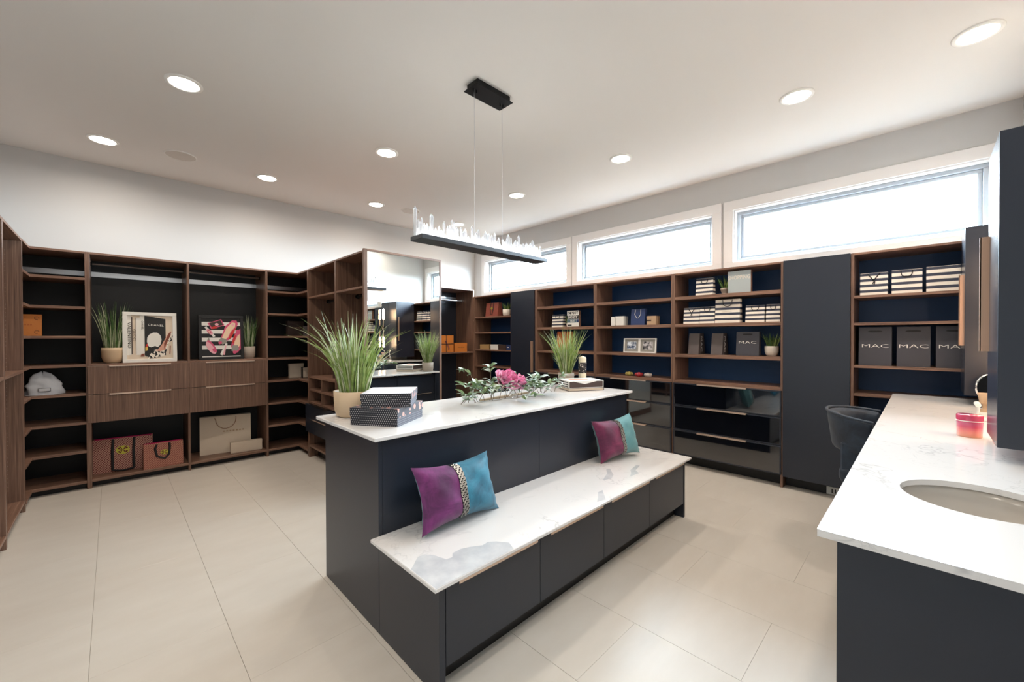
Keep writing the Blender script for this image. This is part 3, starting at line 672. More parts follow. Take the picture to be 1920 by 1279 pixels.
# sconces on the vanity mirror
def sconce(x, lab):
    t = thing('tube_sconce', lab, 'wall light', (x, YF+0.013, 1.645), PI, 'tube sconces on the vanity mirror')
    build('backplate', MB().prism([(0.062*math.cos(a), 0.062*math.sin(a)) for a in [2*PI*k/24 for k in range(24)]], -0.02, 0.0, DARKM, Matrix.Rotation(PI/2, 4, 'X') @ Matrix.Translation((0, 0, 0.02))), t, world=False)
    for s_ in (1, -1):
        a = build('arm', MB().tube([(0, -0.02, 0.0), (0, -0.07, 0.03*s_), (0, -0.08, 0.17*s_)], 0.008, COPPER, 8), t, world=False)
        build('lamp_tube', MB().lathe([(0.0, 0.18*s_), (0.018, 0.182*s_), (0.02, 0.2*s_), (0.02, 0.38*s_), (0.012, 0.395*s_), (0, 0.4*s_)], BULB, (0, -0.08), 14, cap0=False), a, world=False)
sconce(3.99, 'tube wall sconce by the brown-lit cabinet, seen in the tall mirror')
sconce(2.86, 'tube wall sconce by the large dark cabinet, hidden behind it')
# counter items
t = thing('makeup_mirror', 'round chrome tabletop makeup mirror on the vanity counter by the large dark cabinet', 'mirror', (4.08, -0.30, 0.98))
mb = MB().tube([(0.085*math.cos(a), 0.0, 0.135+0.085*math.sin(a)) for a in [2*PI*k/32 for k in range(33)]], 0.006, CHROME, 8, False)
build('rim', mb, t, world=False)
build('mirror_glass', MB().prism([(0.083*math.cos(2*PI*k/32), 0.083*math.sin(2*PI*k/32)) for k in range(32)], -0.002, 0.002, MIRROR, Matrix.Translation((0, 0, 0.135)) @ Matrix.Rotation(PI/2, 4, 'X')), t, world=False)
build('stand', MB().lathe([(0.05, 0), (0.05, 0.006), (0.012, 0.012), (0.006, 0.02), (0.006, 0.05)], CHROME, n=20), t, world=False)
t.rotation_euler = (0, 0, R(-50))
t = thing('candle_jar', 'pink and coral lidded candle jar on the vanity counter', 'candle', (2.86, -0.148, 0.98))
build('jar', MB().lathe([(0.039, 0.0), (0.042, 0.003), (0.043, 0.07)], CANDP, n=32), t, world=False)
build('lid', MB().lathe([(0.0435, 0.068), (0.0442, 0.072), (0.0442, 0.100), (0.042, 0.103), (0.0, 0.104)], mat('rose_lid', (200, 70, 104), 0.15, coat=0.6), n=32, cap0=False), t, world=False)
build('band', MB().lathe([(0.0444, 0.073), (0.0449, 0.075), (0.0444, 0.077)], WHITE, n=32, cap0=False), t, world=False)
tag(build('patterned_box', B(2.70, 2.79, -0.30, -0.212, 0.98, 1.085, LACEP := mat('red_spotted_paper', (228, 176, 160), 0.5)), loc=(2.7, -0.3, 0.98), bev=0.002), 'small red-spotted box next to the pink candle jar', 'box')
_v = nd(LACEP, 'ShaderNodeTexVoronoi'); _v.inputs['Scale'].default_value = 75; lk(LACEP, coords(LACEP), _v.inputs['Vector'])
lk(LACEP, ramp(LACEP, _v.outputs['Distance'], [(0.0, (130, 48, 44)), (0.3, (230, 186, 176))], 'CONSTANT'), P(LACEP).inputs['Base Color'])
t = thing('tumbler', 'small brown tapered cup standing beside the makeup mirror', 'cup', (3.85, -0.262, 0.98))
build('cup', MB().lathe([(0.022, 0.05), (0.033, 0.115), (0.03, 0.115), (0.02, 0.055)], TAN, n=20, cap0=True), t, world=False)
build('base', MB().lathe([(0.03, 0), (0.03, 0.01), (0.012, 0.02), (0.012, 0.05)], TAN, n=20), t, world=False)
t = thing('tissue_holder', 'white scroll-ended holder next to the small brown cup', 'holder', (3.45, -0.235, 0.98))
build('tray', MB().box(-0.05, 0.05, -0.04, 0.03, 0, 0.012, WHITEP).box(-0.05, 0.05, 0.022, 0.03, 0.012, 0.085, WHITEP), t, world=False, bev=0.004)
build('scroll', MB().tube([(-0.05, 0.028, 0.088), (0.05, 0.028, 0.088)], 0.012, WHITEP, 12), t, world=False)

# ================================================================== CHAIR (barrel back, facing the vanity)
t = thing('barrel_chair', 'slate-blue velvet barrel-back chair tucked at the vanity counter', 'chair', (3.60, 0.215, 0))
def shell(z0, z1, r0, r1, a0, a1, th, m, n=28, nz=6, flare=0.05, roll=0.0):
    mb = MB(); vs = []
    def pt(i, j, inner):
        a = a0+(a1-a0)*i/n; f_ = j/nz; r = r0+(r1-r0)*f_
        ease = math.sin(PI*i/n)
        zz = z0+(z1-z0)*f_+0.03*ease*f_ - (1-ease)*0.00
        rr = r-(th if inner else 0)
        ex = 1.0
        return (rr*math.cos(a)*1.02, rr*math.sin(a)*0.95, zz)
    for inner in (0, 1):
        for i in range(n+1):
            for j in range(nz+1): vs.append(pt(i, j, inner))
    N = (n+1)*(nz+1); fs = []
    for i in range(n):
        for j in range(nz):
            a = i*(nz+1)+j; b = a+nz+1; fs.append((a, b, b+1, a+1)); fs.append((N+a, N+a+1, N+b+1, N+b))
        a = i*(nz+1)+nz; b = a+nz+1; fs.append((a, b, N+b, N+a)); a = i*(nz+1); b = a+nz+1; fs.append((a, N+a, N+b, b))
    for i in (0, n):
        for j in range(nz):
            a = i*(nz+1)+j; q = (a, a+1, N+a+1, N+a); fs.append(q if i == 0 else q[::-1])
    mb.add(vs, fs, m, True); return mb
A0, A1 = R(1), R(179)
ob = build('back_shell', shell(0.69, 0.915, 0.25, 0.285, A0, A1, 0.068, CHAIRV), t, world=False)
s_ = ob.modifiers.new('soft', 'SUBSURF'); s_.levels = 1; s_.render_levels = 1
pipe = [((0.283)*math.cos(a)*1.02, 0.283*math.sin(a)*0.95, 0.918+0.03*math.sin(PI*k/28)) for k, a in enumerate([A0+(A1-A0)*k/28 for k in range(29)])]
build('piping', MB().tube(pipe, 0.009, CHAIRV, 8), ob, world=False)
mb = MB()
for k in range(9):
    for j in range(2):
        a = R(10+k*20+(10 if j else 0)); r = 0.236-0.005*j
        mb.lathe([(0.0, 0.0), (0.009, 0.0)], CHAIRV, n=8) if False else mb.add([(r*math.cos(a)*1.02+dx, r*math.sin(a)*0.95+dy, 0.80+0.075*j+dz) for dx, dy, dz in ((0.008, 0, 0), (-0.008, 0, 0), (0, 0.008, 0), (0, -0.008, 0), (0, 0, 0.008), (0, 0, -0.008))], [(0, 2, 4), (2, 1, 4), (1, 3, 4), (3, 0, 4), (2, 0, 5), (1, 2, 5), (3, 1, 5), (0, 3, 5)], CHAIRV, True)
build('tufting_buttons', mb, ob, world=False)
build('back_panel_strut', B(-0.20, 0.20, 0.13, 0.16, 0.50, 0.74, CHAIRV), t, world=False, bev=0.01)
for s_ in (-1, 1):
    build('back_support', B(0.19*s_-0.03, 0.19*s_+0.03, 0.05, 0.17, 0.50, 0.76, CHAIRV), t, world=False, bev=0.01)
o = build('seat', B(-0.23, 0.23, -0.25, 0.18, 0.50, 0.60, CHAIRV), t, world=False); b2 = o.modifiers.new('b', 'BEVEL'); b2.width = 0.035; b2.segments = 4
for sx in (-1, 1):
    for sy in (-1, 1):
        build('leg', MB().tube([(0.17*sx, 0.12*sy-0.05, 0.5), (0.17*sx, 0.13*sy-0.06, 0.0)], [0.018, 0.010], DARKM, 10), t, world=False)

# ================================================================== PENDANT LIGHT
t = thing('pendant_light', 'long black bar pendant topped with clear crystals, hung over the island', 'pendant light', (2.0, 2.29, 2.08))
build('canopy', B(1.866, 2.19, 2.24, 2.36, 3.25, ZC, DARKM), t, bev=0.002)
build('canopy_plate', B(1.848, 2.205, 2.225, 2.375, 3.244, 3.25, DARKM), t, bev=0.001)
build('bar', B(1.396, 2.613, 2.225, 2.365, 2.079, 2.108, BARM), t, bev=0.002)
build('led_strip', B(1.42, 2.59, 2.25, 2.34, 2.108, 2.1095, LEDS), t)
for cx in (1.88, 2.155): build('cable', MB().tube([(cx, 2.295, 2.108), (cx, 2.295, 3.244)], 0.0012, ALU, 6), t)
for cx in (1.872, 1.9, 2.135, 2.165): build('gripper', MB().tube([(cx, 2.295, 3.244), (cx, 2.295, 3.22)], 0.005, DARKM, 8), t)
random.seed(11)
cme = {}
def crystal(x, y, h, r, rot):
    key = (round(r, 3), round(h, 2))
    if key not in cme:
        n = 6; hb = h-r*1.9
        pr = [(r*0.92, 0.0), (r, hb)]
        mb = MB().lathe(pr, CRYS, n=n, smooth=False); 
        vs = [(r*math.cos(2*PI*k/n), r*math.sin(2*PI*k/n), hb) for k in range(n)]+[(0, 0, h)]
        mb.add(vs, [(k, (k+1) % n, n) for k in range(n)], CRYS)
        o = build('crystal', mb, t, world=False); cme[key] = o
    else:
        o = cme[key].copy(); col.objects.link(o)
    o.location = (x-2.0, y-2.29, 2.1095-2.08); o.rotation_euler = (0, 0, rot)
x = 1.412; k = 0
talls = {2: 0.2, 13: 0.16, 16: 0.16, 37: 0.16, 44: 0.16, 61: 0.15, 79: 0.15, 95: 0.15, 109: 0.15, 124: 0.16, 145: 0.15}
while x < 2.60:
    for yy in (2.262, 2.295, 2.328):
        if random.random() < 0.78:
            k_ = k; h = talls.get(k_, random.choice([0.045, 0.055, 0.065, 0.08, 0.09, 0.105, 0.12]))
            crystal(x+random.uniform(-0.004, 0.004), yy+random.uniform(-0.006, 0.006), h, random.choice([0.009, 0.011, 0.013]), random.random())
        k += 1
    x += 0.0225

# ================================================================== SMALL OBJECT BUILDERS
def grassmesh(n, h, spread, r0, m, seed, w_=0.0035, mp=None, curl=0.35, hmin=0.4):
    rnd = random.Random(seed); mb = MB()
    for i in range(n):
        a = rnd.random()*2*PI; rr = r0*math.sqrt(rnd.random()); bx, by = rr*math.cos(a), rr*math.sin(a)
        H = h*rnd.uniform(hmin, 1.0); lean = spread*(rr/r0)**0.8*rnd.uniform(0.55, 1.15)
        a2 = a+rnd.uniform(-0.5, 0.5); dx, dy = math.cos(a2), math.sin(a2)
        cur = curl*rnd.random()**2; mm = mp if (mp and rnd.random() < 0.28) else m
        ta = rnd.random()*PI; wx, wy = math.cos(ta), math.sin(ta)
        N = 6; vs = []
        for j in range(N+1):
            s_ = j/N; d = lean*H*s_+cur*H*s_**3; z = H*(s_-0.35*cur*s_**3-0.12*lean*s_*s_)
            ww = w_*(1-s_**2.2)*(0.7+0.6*min(1, s_*3))/1.0+0.0003
            vs += [(bx+dx*d-wx*ww, by+dy*d-wy*ww, z), (bx+dx*d+wx*ww, by+dy*d+wy*ww, z)]
        mb.add(vs, [(2*j, 2*j+1, 2*j+3, 2*j+2) for j in range(N)], mm, True)
    return mb
def plant(loc, lab, pot, pm, ph, pr, gh, spread, n, seed, gm, gp=None, w_=0.0035, curl=0.35, ribs=False, rotz=0):
    t = thing('potted_grass', lab, 'plant', loc, rotz, None)
    fn = (lambda a, z: 1+0.03*math.cos(24*a)) if ribs else None
    if pot == 'bowl': pr_ = [(pr*0.55, 0.0), (pr*0.8, ph*0.12), (pr*0.97, ph*0.42), (pr, ph*0.8), (pr*0.98, ph), (pr*0.9, ph), (pr*0.88, ph*0.8)]
    elif pot == 'cup': pr_ = [(pr*0.75, 0.0), (pr*0.9, ph*0.08), (pr, ph*0.35), (pr*1.01, ph), (pr*0.93, ph), (pr*0.93, ph*0.8)]
    elif pot == 'tub': pr_ = [(pr*0.7, 0.0), (pr*0.86, ph*0.06), (pr*0.95, ph*0.3), (pr, ph), (pr*0.95, ph), (pr*0.93, ph*0.85)]
    else: pr_ = [(pr*0.68, 0.0), (pr*0.7, 0.004), (pr*0.95, ph*0.7), (pr, ph*0.72), (pr, ph), (pr*0.9, ph), (pr*0.88, ph*0.8)]
    p = build('pot', MB().lathe(pr_, pm, n=48 if ribs else 28, fn=fn), t, world=False)
    build('soil', MB().lathe([(pr*0.92, ph*0.86), (0, ph*0.88)], SOIL, n=20, cap0=False), t, world=False)
    g = build('grass', grassmesh(n, gh, spread, pr*0.7, gm, seed, w_, gp, curl), t, world=False); stuff(g)
    for v in g.data.vertices: v.co.z += ph*0.86
    return t
def giftbox(name, lab, cat, w_, d, h, loc, rotz, body, lidm=None, lidh=0.3, top=None, group=None, tilt=0.0):
    t = thing(name, lab, cat, loc, rotz, group)
    if tilt: t.rotation_euler = (tilt, 0, rotz)
    e = 0.0015
    build('box_base', MB().box(-w_/2, w_/2, 0, d, 0, h-0.002, body), t, world=False, bev=0.0015)
    l = lidm or body
    build('lid', MB().boxm(-w_/2-e, w_/2+e, -e, d+e, h*(1-lidh), h, l, l, top or l), t, world=False, bev=0.0015)
    return t
def paperbag(lab, w_, d, h, loc, rotz, m, inner=None, handle='rope', hm=None, group=None, lean=0.0, name='shopping_bag', crease=0.015):
    """open-topped paper bag: four thin walls, folded side gussets, base; local -y is the front"""
    t = thing(name, lab, 'bag', loc, rotz, group)
    if lean: t.rotation_euler = (lean, 0, rotz)
    mb = MB(); tk = 0.0015; x0, x1 = -w_/2, w_/2; g = crease; ti = 0.22*d
    # cross-section polygon at the base and at the (pinched) top
    def sec(k, z):
        y0 = ti*k; y1 = d-ti*k; gx = g*k
        return [(x0, y0, z), (x1, y0, z), (x1-gx, d/2, z), (x1, y1, z), (x0, y1, z), (x0+gx, d/2, z)]
    lev = [sec(0.0, 0), sec(0.1, h*0.12), sec(0.6, h*0.6), sec(1.0, h)]
    vs = [p for l in lev for p in l]
    mb.add(vs, [(j*6+k, j*6+(k+1) % 6, (j+1)*6+(k+1) % 6, (j+1)*6+k) for j in range(3) for k in range(6)]+[(5, 4, 3, 2, 1, 0)], m)
    cx_, cy_ = 0, d/2
    def ins(p): return (p[0]*(1-2*tk/w_), cy_+(p[1]-cy_)*(1-3*tk/d), p[2])
    vi = [ins(p) for l in lev for p in l]
    mb.add(vi, [(j*6+k, (j+1)*6+k, (j+1)*6+(k+1) % 6, j*6+(k+1) % 6) for j in range(3) for k in range(6)], inner or m)
    top = lev[-1]+[ins(p) for p in lev[-1]]
    mb.add(top, [(k, (k+1) % 6, 6+(k+1) % 6, 6+k) for k in range(6)], inner or m)
    build('bag_body', mb, t, world=False)
    yt = ti*1.0
    fy = lambda z: ti*(0.1+0.5*(z/h-0.12)/0.48 if z/h < 0.6 else 0.6+0.4*(z/h-0.6)/0.4)-0.003
    if handle == 'rope':
        a = w_*0.2; L = h*0.3
        pts = [(-a, yt-0.002, h-0.006)]
        for k in range(9):
            s_ = k/8; th = PI*s_; pts.append((-a*0.92*math.cos(th), fy(h-L*math.sin(th)**0.7)-0.001, h-0.02-(L-0.02)*math.sin(th)**0.7))
        pts.append((a, yt-0.002, h-0.006)); build('handle', MB().tube([(q[0], q[1]-0.003, q[2]) for q in pts], 0.0032, hm or RIB, 6), t, world=False)
    elif handle == 'knot':
        a = w_*0.22; pts = [(-a, yt-0.002, h-0.006), (-a*0.3, fy(h*0.75), h*0.75), (0.004, fy(h*0.62), h*0.62), (-0.008, fy(h*0.55), h*0.52), (0.006, fy(h*0.5), h*0.5), (0.008, fy(h*0.6), h*0.6), (-0.002, fy(h*0.66), h*0.66), (a*0.35, fy(h*0.75), h*0.77), (a, yt-0.002, h-0.006)]
        build('handle', MB().tube([(q[0], q[1]-0.003, q[2]) for q in pts], 0.0032, hm or RIB, 6), t, world=False)
    elif handle == 'loop':
        a = w_*0.1; pts = [(-a, yt-0.003, h-0.01), (-a*1.1, fy(h*0.5)-0.001, h*0.55), (-a*0.5, fy(h*0.3)-0.001, h*0.3), (a*0.5, fy(h*0.3)-0.001, h*0.3), (a*1.1, fy(h*0.5)-0.001, h*0.55), (a, yt-0.003, h-0.01)]
        build('handle', MB().tube(pts, 0.003, hm or RIB, 6), t, world=False)
    elif handle == 'slot':
        build('handle_slot', MB().prism([(0.028*c+0.018*(1 if c > 0 else -1), 0.008*s) for c, s in [(math.cos(2*PI*k/16), math.sin(2*PI*k/16)) for k in range(16)]], -0.0006, 0.0006, BLACK, MF(0, fy(h*0.88)+0.0012, h*0.89)), t, world=False)
    t['_'] = 0; del t['_']
    t_fy = fy
    return t, fy
RB = -PI/2                                   # things on the window wall face -x

# ================================================================== ISLAND TOP
random.seed(3)
plant((1.055, 2.455, 0.973), 'large grass plant in a tall beige pot on the near end of the island', 'tub', POTC, 0.155, 0.118, 0.53, 0.23, 210, 5, GRASS, GRASSP, 0.0046, 0.55)
t = giftbox('keepsake_box', 'lower black dotted keepsake box with rose-print side on the island', 'box', 0.28, 0.303, 0.096, (1.0, 2.0815, 0.973), R(-57.3), BLACK, DOTS, 0.0, group='dotted keepsake boxes')
def dottedbox(t, w_, d, h, topm):
    for c in list(t.children): bpy.data.objects.remove(c)
    mb = MB(); x0, x1 = -w_/2, w_/2
    vs = [Vector((x, y, z)) for x in (x0, x1) for y in (0, d) for z in (0, h-0.003)]
    mb.add(vs, [(0, 1, 3, 2)], DOTG); mb.add(vs, [(4, 6, 7, 5)], DOTG); mb.add(vs, [(0, 4, 5, 1), (2, 3, 7, 6)], DOTS); mb.add(vs, [(0, 2, 6, 4), (1, 5, 7, 3)], BLACK)
    build('box_base', mb, t, world=False)
    e = 0.003; mb = MB(); zl = h*0.5
    vs = [Vector((x, y, z)) for x in (x0-e, x1+e) for y in (-e, d+e) for z in (zl, h)]
    mb.add(vs, [(0, 1, 3, 2), (4, 6, 7, 5)], FLORAL); mb.add(vs, [(0, 4, 5, 1), (2, 3, 7, 6)], DOTS); mb.add(vs, [(0, 2, 6, 4)], BLACK); mb.add(vs, [(1, 5, 7, 3)], topm)
    build('lid', mb, t, world=False, bev=0.0015)
dottedbox(t, 0.28, 0.303, 0.096, FLORAL)
t = giftbox('keepsake_box', 'upper black dotted keepsake box with pale marbled lid, on top of the other', 'box', 0.263, 0.285, 0.075, (1.0615, 2.06, 1.0695), R(-38), BLACK, DOTS, 0.0, group='dotted keepsake boxes')
dottedbox(t, 0.263, 0.285, 0.075, LIDTOP)
# books
def book(w_, d, h, loc, rotz, lab, cov, jacket=False):
    t = thing('book', lab, 'book', loc, rotz, 'books stacked on the island')
    build('cover', MB().box(0, w_, 0, d, 0, 0.003, cov).box(0, w_, 0, d, h-0.003, h, cov if not jacket else WHITE).box(w_-0.003, w_, 0, d, 0.003, h-0.003, cov), t, world=False)
    build('pages', MB().box(0.004, w_-0.004, 0.004, d-0.004, 0.003, h-0.003, CREAM), t, world=False)
    return t
BC = mat('book_cover_brown', (74, 58, 54), 0.5)
a_ = R(-29.6); ux, uy = math.cos(a_), math.sin(a_)
book(0.338, 0.265, 0.026, (2.847, 2.186, 0.973), a_, 'bottom thin dark-covered book under the white-jacketed book stack', BC)
t = thing('book', 'thick boxed brown book with white edges and folded white jacket, on the stack', 'book', (2.850, 2.188, 0.999), a_, 'books stacked on the island')
build('slipcase', MB().box(0, 0.334, 0.0, 0.26, 0, 0.004, WHITE).box(0, 0.334, 0, 0.26, 0.058, 0.062, WHITE).box(0, 0.006, 0.0, 0.26, 0.004, 0.058, WHITE).box(0.328, 0.334, 0, 0.26, 0.004, 0.058, WHITE).box(0.006, 0.328, 0.003, 0.255, 0.004, 0.058, BC), t, world=False)
for k in range(3): build('page_block', MB().box(-0.0015, 0.001, 0.012, 0.25, 0.006+k*0.019, 0.014+k*0.019, BLACK), t, world=False)
build('dust_jacket', MB().add([(0.0, 0.0, 0.0625), (0.334, 0.0, 0.0625), (0.334, 0.26, 0.0625), (0, 0.26, 0.0625), (0.15, -0.003, 0.034), (0.03, -0.001, 0.0625), (0.29, -0.001, 0.0625)], [(0, 1, 2, 3), (5, 4, 6)], WHITE), t, world=False)
build('cover_print', MB().poly([(0.05, 0.08, 0.063), (0.22, 0.06, 0.063), (0.24, 0.16, 0.063), (0.13, 0.2, 0.063), (0.06, 0.17, 0.063)], SKIN), t, world=False)
plant((3.18, 2.475, 0.973), 'green grass plant in a ribbed grey pot behind the books on the island', 'cup', POTG, 0.125, 0.075, 0.50, 0.28, 330, 9, GRASS, GRASSP, 0.0026, 0.3, ribs=True)
t = thing('pillar_candle', 'cream pillar candle with black lace band beside the ribbed pot', 'candle', (3.235, 2.32, 0.973), 0)
build('wax', MB().lathe([(0.036, 0), (0.037, 0.27), (0.034, 0.282), (0.0, 0.296)], WAX, n=28), t, world=False)
build('lace_band', MB().lathe([(0.0385, 0.13), (0.0385, 0.232)], LACE, n=28, cap0=False), t, world=False)
build('wick', MB().tube([(0, 0, 0.295), (0.001, 0, 0.303)], 0.0012, BLACK, 6), t, world=False)
# garland with peony
t = thing('leaf_garland', 'green and frosted leaf garland lying along the island top', 'garland', (2.15, 2.26, 0.973))
def leafmesh(L, W_, m, fold=0.25):
    mb = MB(); N = 5; vs = []
    for j in range(N+1):
        s_ = j/N; ww = W_*math.sin(PI*min(1, s_*0.96+0.02))**0.8*(1-0.25*s_); z = 0.12*L*math.sin(PI*s_)-0.1*L*s_*s_
        vs += [(s_*L, -ww, z+fold*ww), (s_*L, 0, z), (s_*L, ww, z+fold*ww)]
    fs = []
    for j in range(N): a = 3*j; fs += [(a, a+3, a+4, a+1), (a+1, a+4, a+5, a+2)]
    mb.add(vs, fs, m, True); return mb
protoL = [build('leaf', leafmesh(L, W_, m), t, world=False) for L, W_, m in ((0.082, 0.017, LEAF1), (0.072, 0.019, LEAF2), (0.09, 0.017, LEAF3), (0.068, 0.015, LEAF1), (0.08, 0.020, LEAF2), (0.062, 0.014, LEAF3))]
rnd = random.Random(21)
used = set(); stems = MB()
def putleaf(p, yaw, pitch, roll_, k=None, s_=1.0):
    i = rnd.randrange(len(protoL)) if k is None else k
    if i in used: o = protoL[i].copy(); col.objects.link(o)
    else: o = protoL[i]; used.add(i)
    o.location = p; o.rotation_euler = (roll_, -pitch, yaw); o.scale = (s_, s_, s_)
def sprig(p0, yaw, L, rise, n, z_top=None):
    pts = []
    for j in range(n+1):
        s_ = j/n; pts.append(Vector((p0[0]+math.cos(yaw)*L*s_, p0[1]+math.sin(yaw)*L*s_, max(0.008, p0[2]+rise*math.sin(PI*0.62*s_)))))
    stems.tube(pts, [0.0022*(1-0.5*j/n) for j in range(n+1)], STEM, 5)
    for j in range(1, n+1):
        for sd in (-1, 1):
            putleaf(pts[j], yaw+sd*rnd.uniform(0.5, 1.1), rnd.uniform(-0.1, 0.8), rnd.uniform(-0.5, 0.5), s_=rnd.uniform(0.8, 1.15))
    putleaf(pts[-1], yaw, 0.4, 0)
# loc coords relative to thing: main body from x=-0.47 to +0.55
for i in range(34):
    x = -0.45+0.0285*i+rnd.uniform(-0.015, 0.015)
    if -0.03 < x < 0.1 and i % 2: continue
    yy = -0.045+0.03*math.sin(i*1.3)
    sprig((x, yy, 0.02), rnd.choice([PI, 0.0, PI/2, -PI/2])+rnd.uniform(-0.7, 0.7), rnd.uniform(0.06, 0.13), rnd.uniform(0.03, 0.13), 3)
sprig((-0.26, 0.02, 0.04), R(150), 0.10, 0.20, 4); sprig((-0.14, 0.0, 0.05), R(60), 0.10, 0.20, 4); sprig((0.30, 0.0, 0.03), R(20), 0.28, 0.10, 5)
sprig((0.2, 0.04, 0.03), R(100), 0.08, 0.12, 4); sprig((0.02, -0.1, 0.02), R(-80), 0.16, 0.02, 4)
build('stems', stems, t, world=False)
tag(build('driftwood_branch', MB().tube([(1.93, 2.30, 0.985), (2.1, 2.285, 0.990), (2.28, 2.31, 0.987), (2.45, 2.30, 0.992)], [0.008, 0.012, 0.011, 0.007], DRIFT, 8), loc=(1.93, 2.3, 0.973)), 'pale driftwood stick lying in the middle of the leaf garland', 'branch')
t = thing('glass_vase', 'clear glass cylinder holder under the pink peony', 'vase', (2.22, 2.24, 0.973))
build('glass', MB().lathe([(0.035, 0.0), (0.036, 0.12), (0.033, 0.12), (0.032, 0.006), (0.0, 0.006)], GLASS, n=24), t, world=False)
for k in range(7):
    a = k*0.9; build('crystal_bead', MB().add([(0.014*math.cos(a)+dx, 0.014*math.sin(a)+dy, 0.017+0.008*k*0.6+dz) for dx, dy, dz in ((0.008, 0, 0), (-0.008, 0, 0), (0, 0.008, 0), (0, -0.008, 0), (0, 0, 0.009), (0, 0, -0.009))], [(0, 2, 4), (2, 1, 4), (1, 3, 4), (3, 0, 4), (2, 0, 5), (1, 2, 5), (3, 1, 5), (0, 3, 5)], GLASS), t, world=False)
t = thing('peony_flower', 'large pink open peony in the leaf garland', 'flower', (2.10, 2.225, 1.10))
pm_ = MB(); rnd = random.Random(4)
def petal(L, W_, cup):
    mb = MB(); N = 6; K = 4; vs = []
    for j in range(N+1):
        s_ = j/N
        for k in range(-K, K+1):
            q = k/K; ww = W_*(math.sin(PI*(0.08+0.80*s_))**0.7); x_ = L*s_*(1-0.12*q*q); z = cup*L*(s_**1.6)+0.25*W_*q*q+0.004*math.sin(9*q+7*s_)*s_
            vs.append((x_, ww*q, z))
    M_ = 2*K+1; mb.add(vs, [(j*M_+k, (j+1)*M_+k, (j+1)*M_+k+1, j*M_+k+1) for j in range(N) for k in range(2*K)], PETAL, True); return mb
pt = [petal(0.095, 0.05, 0.45), petal(0.075, 0.042, 0.95), petal(0.05, 0.032, 1.6)]
prot = {}
for ring_, (n, el) in enumerate(((8, 0.0), (7, 0.35), (6, 0.7))):
    for k in range(n):
        if ring_ not in prot: o = build('petal', pt[ring_], t, world=False); prot[ring_] = o
        else: o = prot[ring_].copy(); col.objects.link(o)
        o.rotation_euler = (rnd.uniform(-0.25, 0.25), -el*0.6+rnd.uniform(-0.2, 0.2), 2*PI*k/n+ring_*0.3+rnd.uniform(-0.15, 0.15)); o.location = (0, 0, 0.004*ring_)
t.rotation_euler = (R(42), R(10), 0); t.scale = (1.12, 1.12, 1.12)
t = thing('peony_flower', 'smaller pink peony bloom tilted against the large one', 'flower', (2.215, 2.20, 1.10))
for ring_, (n, el) in enumerate(((6, 0.1), (6, 0.5), (5, 0.9))):
    for k in range(n):
        o = prot[ring_].copy(); col.objects.link(o); o.parent = t
        o.rotation_euler = (rnd.uniform(-0.25, 0.25), -el*0.6+rnd.uniform(-0.2, 0.2), 2*PI*k/n+rnd.uniform(-0.15, 0.15))
t.rotation_euler = (R(55), R(38), 0); t.scale = (0.72, 0.72, 0.72)

# ================================================================== CUSHIONS
def cushion(w_, h, d, lab, loc, rot, m1, m2, split, seed):
    t = thing('cushion', lab, 'cushion', loc, 0, 'velvet cushions on the bench'); t.rotation_euler = rot
    N = 22; Mv = 16; rnd = random.Random(seed); ph = rnd.random()*6
    def pt(u, v, side):
        x_ = 2*u-1; y_ = 2*v-1
        pinch = 1-0.10*(1-y_*y_)*abs(x_)**3; pinv = 1-0.13*(1-x_*x_)*abs(y_)**3
        X = x_*w_/2*1.03*(1-0.12*(1-y_*y_)) ; Z = y_*h/2*1.04*(1-0.17*(1-x_*x_))
        th = d/2*max(0, (1-x_**4))**0.55*max(0, (1-y_**4))**0.55
        wr = 0.004*math.sin(14*y_+ph+3*x_)*(abs(x_)**3)+0.003*math.sin(9*x_+5*y_+ph)
        return (X, -side*(th+(wr if th > 0.004 else 0)), Z)
    def surf(u0, u1, side, m, off=0.0, name='panel'):
        n = max(3, int(N*(u1-u0))); vs = []
        for i in range(n+1):
            for j in range(Mv+1):
                p = pt(u0+(u1-u0)*i/n, j/Mv, side); vs.append((p[0], p[1]-side*off, p[2]))
        fs = []
        for i in range(n):
            for j in range(Mv):
                a = i*(Mv+1)+j; q = (a, a+Mv+1, a+Mv+2, a+1); fs.append(q if side > 0 else q[::-1])
        return build(name, MB().add(vs, fs, m, True), t, world=False)
    bw = 0.055
    surf(0, split-bw, 1, m1, name='left_fabric'); surf(split+bw*0.6, 1, 1, m2, name='right_fabric'); bb = surf(split-bw, split+bw*0.6, 1, BEADB, 0.001, 'bead_band')
    surf(0, 1, -1, m2, name='back_fabric')
    mb = MB(); r = 0.0042
    nu, nv = 7, 46
    for i in range(nu):
        for j in range(nv):
            u = split-bw*0.8+(bw*1.35)*i/(nu-1); v = (j+0.5+(0.5 if i % 2 else 0))/(nv+1)
            p = pt(u, v, 1); c = (p[0]+rnd.uniform(-.001, .001), p[1]-0.003, p[2])
            mb.add([(c[0]+dx*r, c[1]+dy*r, c[2]+dz*r) for dx, dy, dz in ((1, 0, 0), (-1, 0, 0), (0, 1, 0), (0, -1, 0), (0, 0, 1), (0, 0, -1))], [(0, 2, 4), (2, 1, 4), (1, 3, 4), (3, 0, 4), (2, 0, 5), (1, 2, 5), (3, 1, 5), (0, 3, 5)], BEAD if (i*3+j) % 4 else BLACK, False)
    stuff(build('beads', mb, bb, world=False))
    return t
BEADB = mat('bead_backing', (24, 22, 24), 0.7)
cushion(0.50, 0.312, 0.15, 'purple and bright teal velvet cushion with bead band, nearer on the bench', (1.30, 1.735, 0.643), (R(-20), R(2), R(2)), PURPLE, TEAL, 0.47, 1)
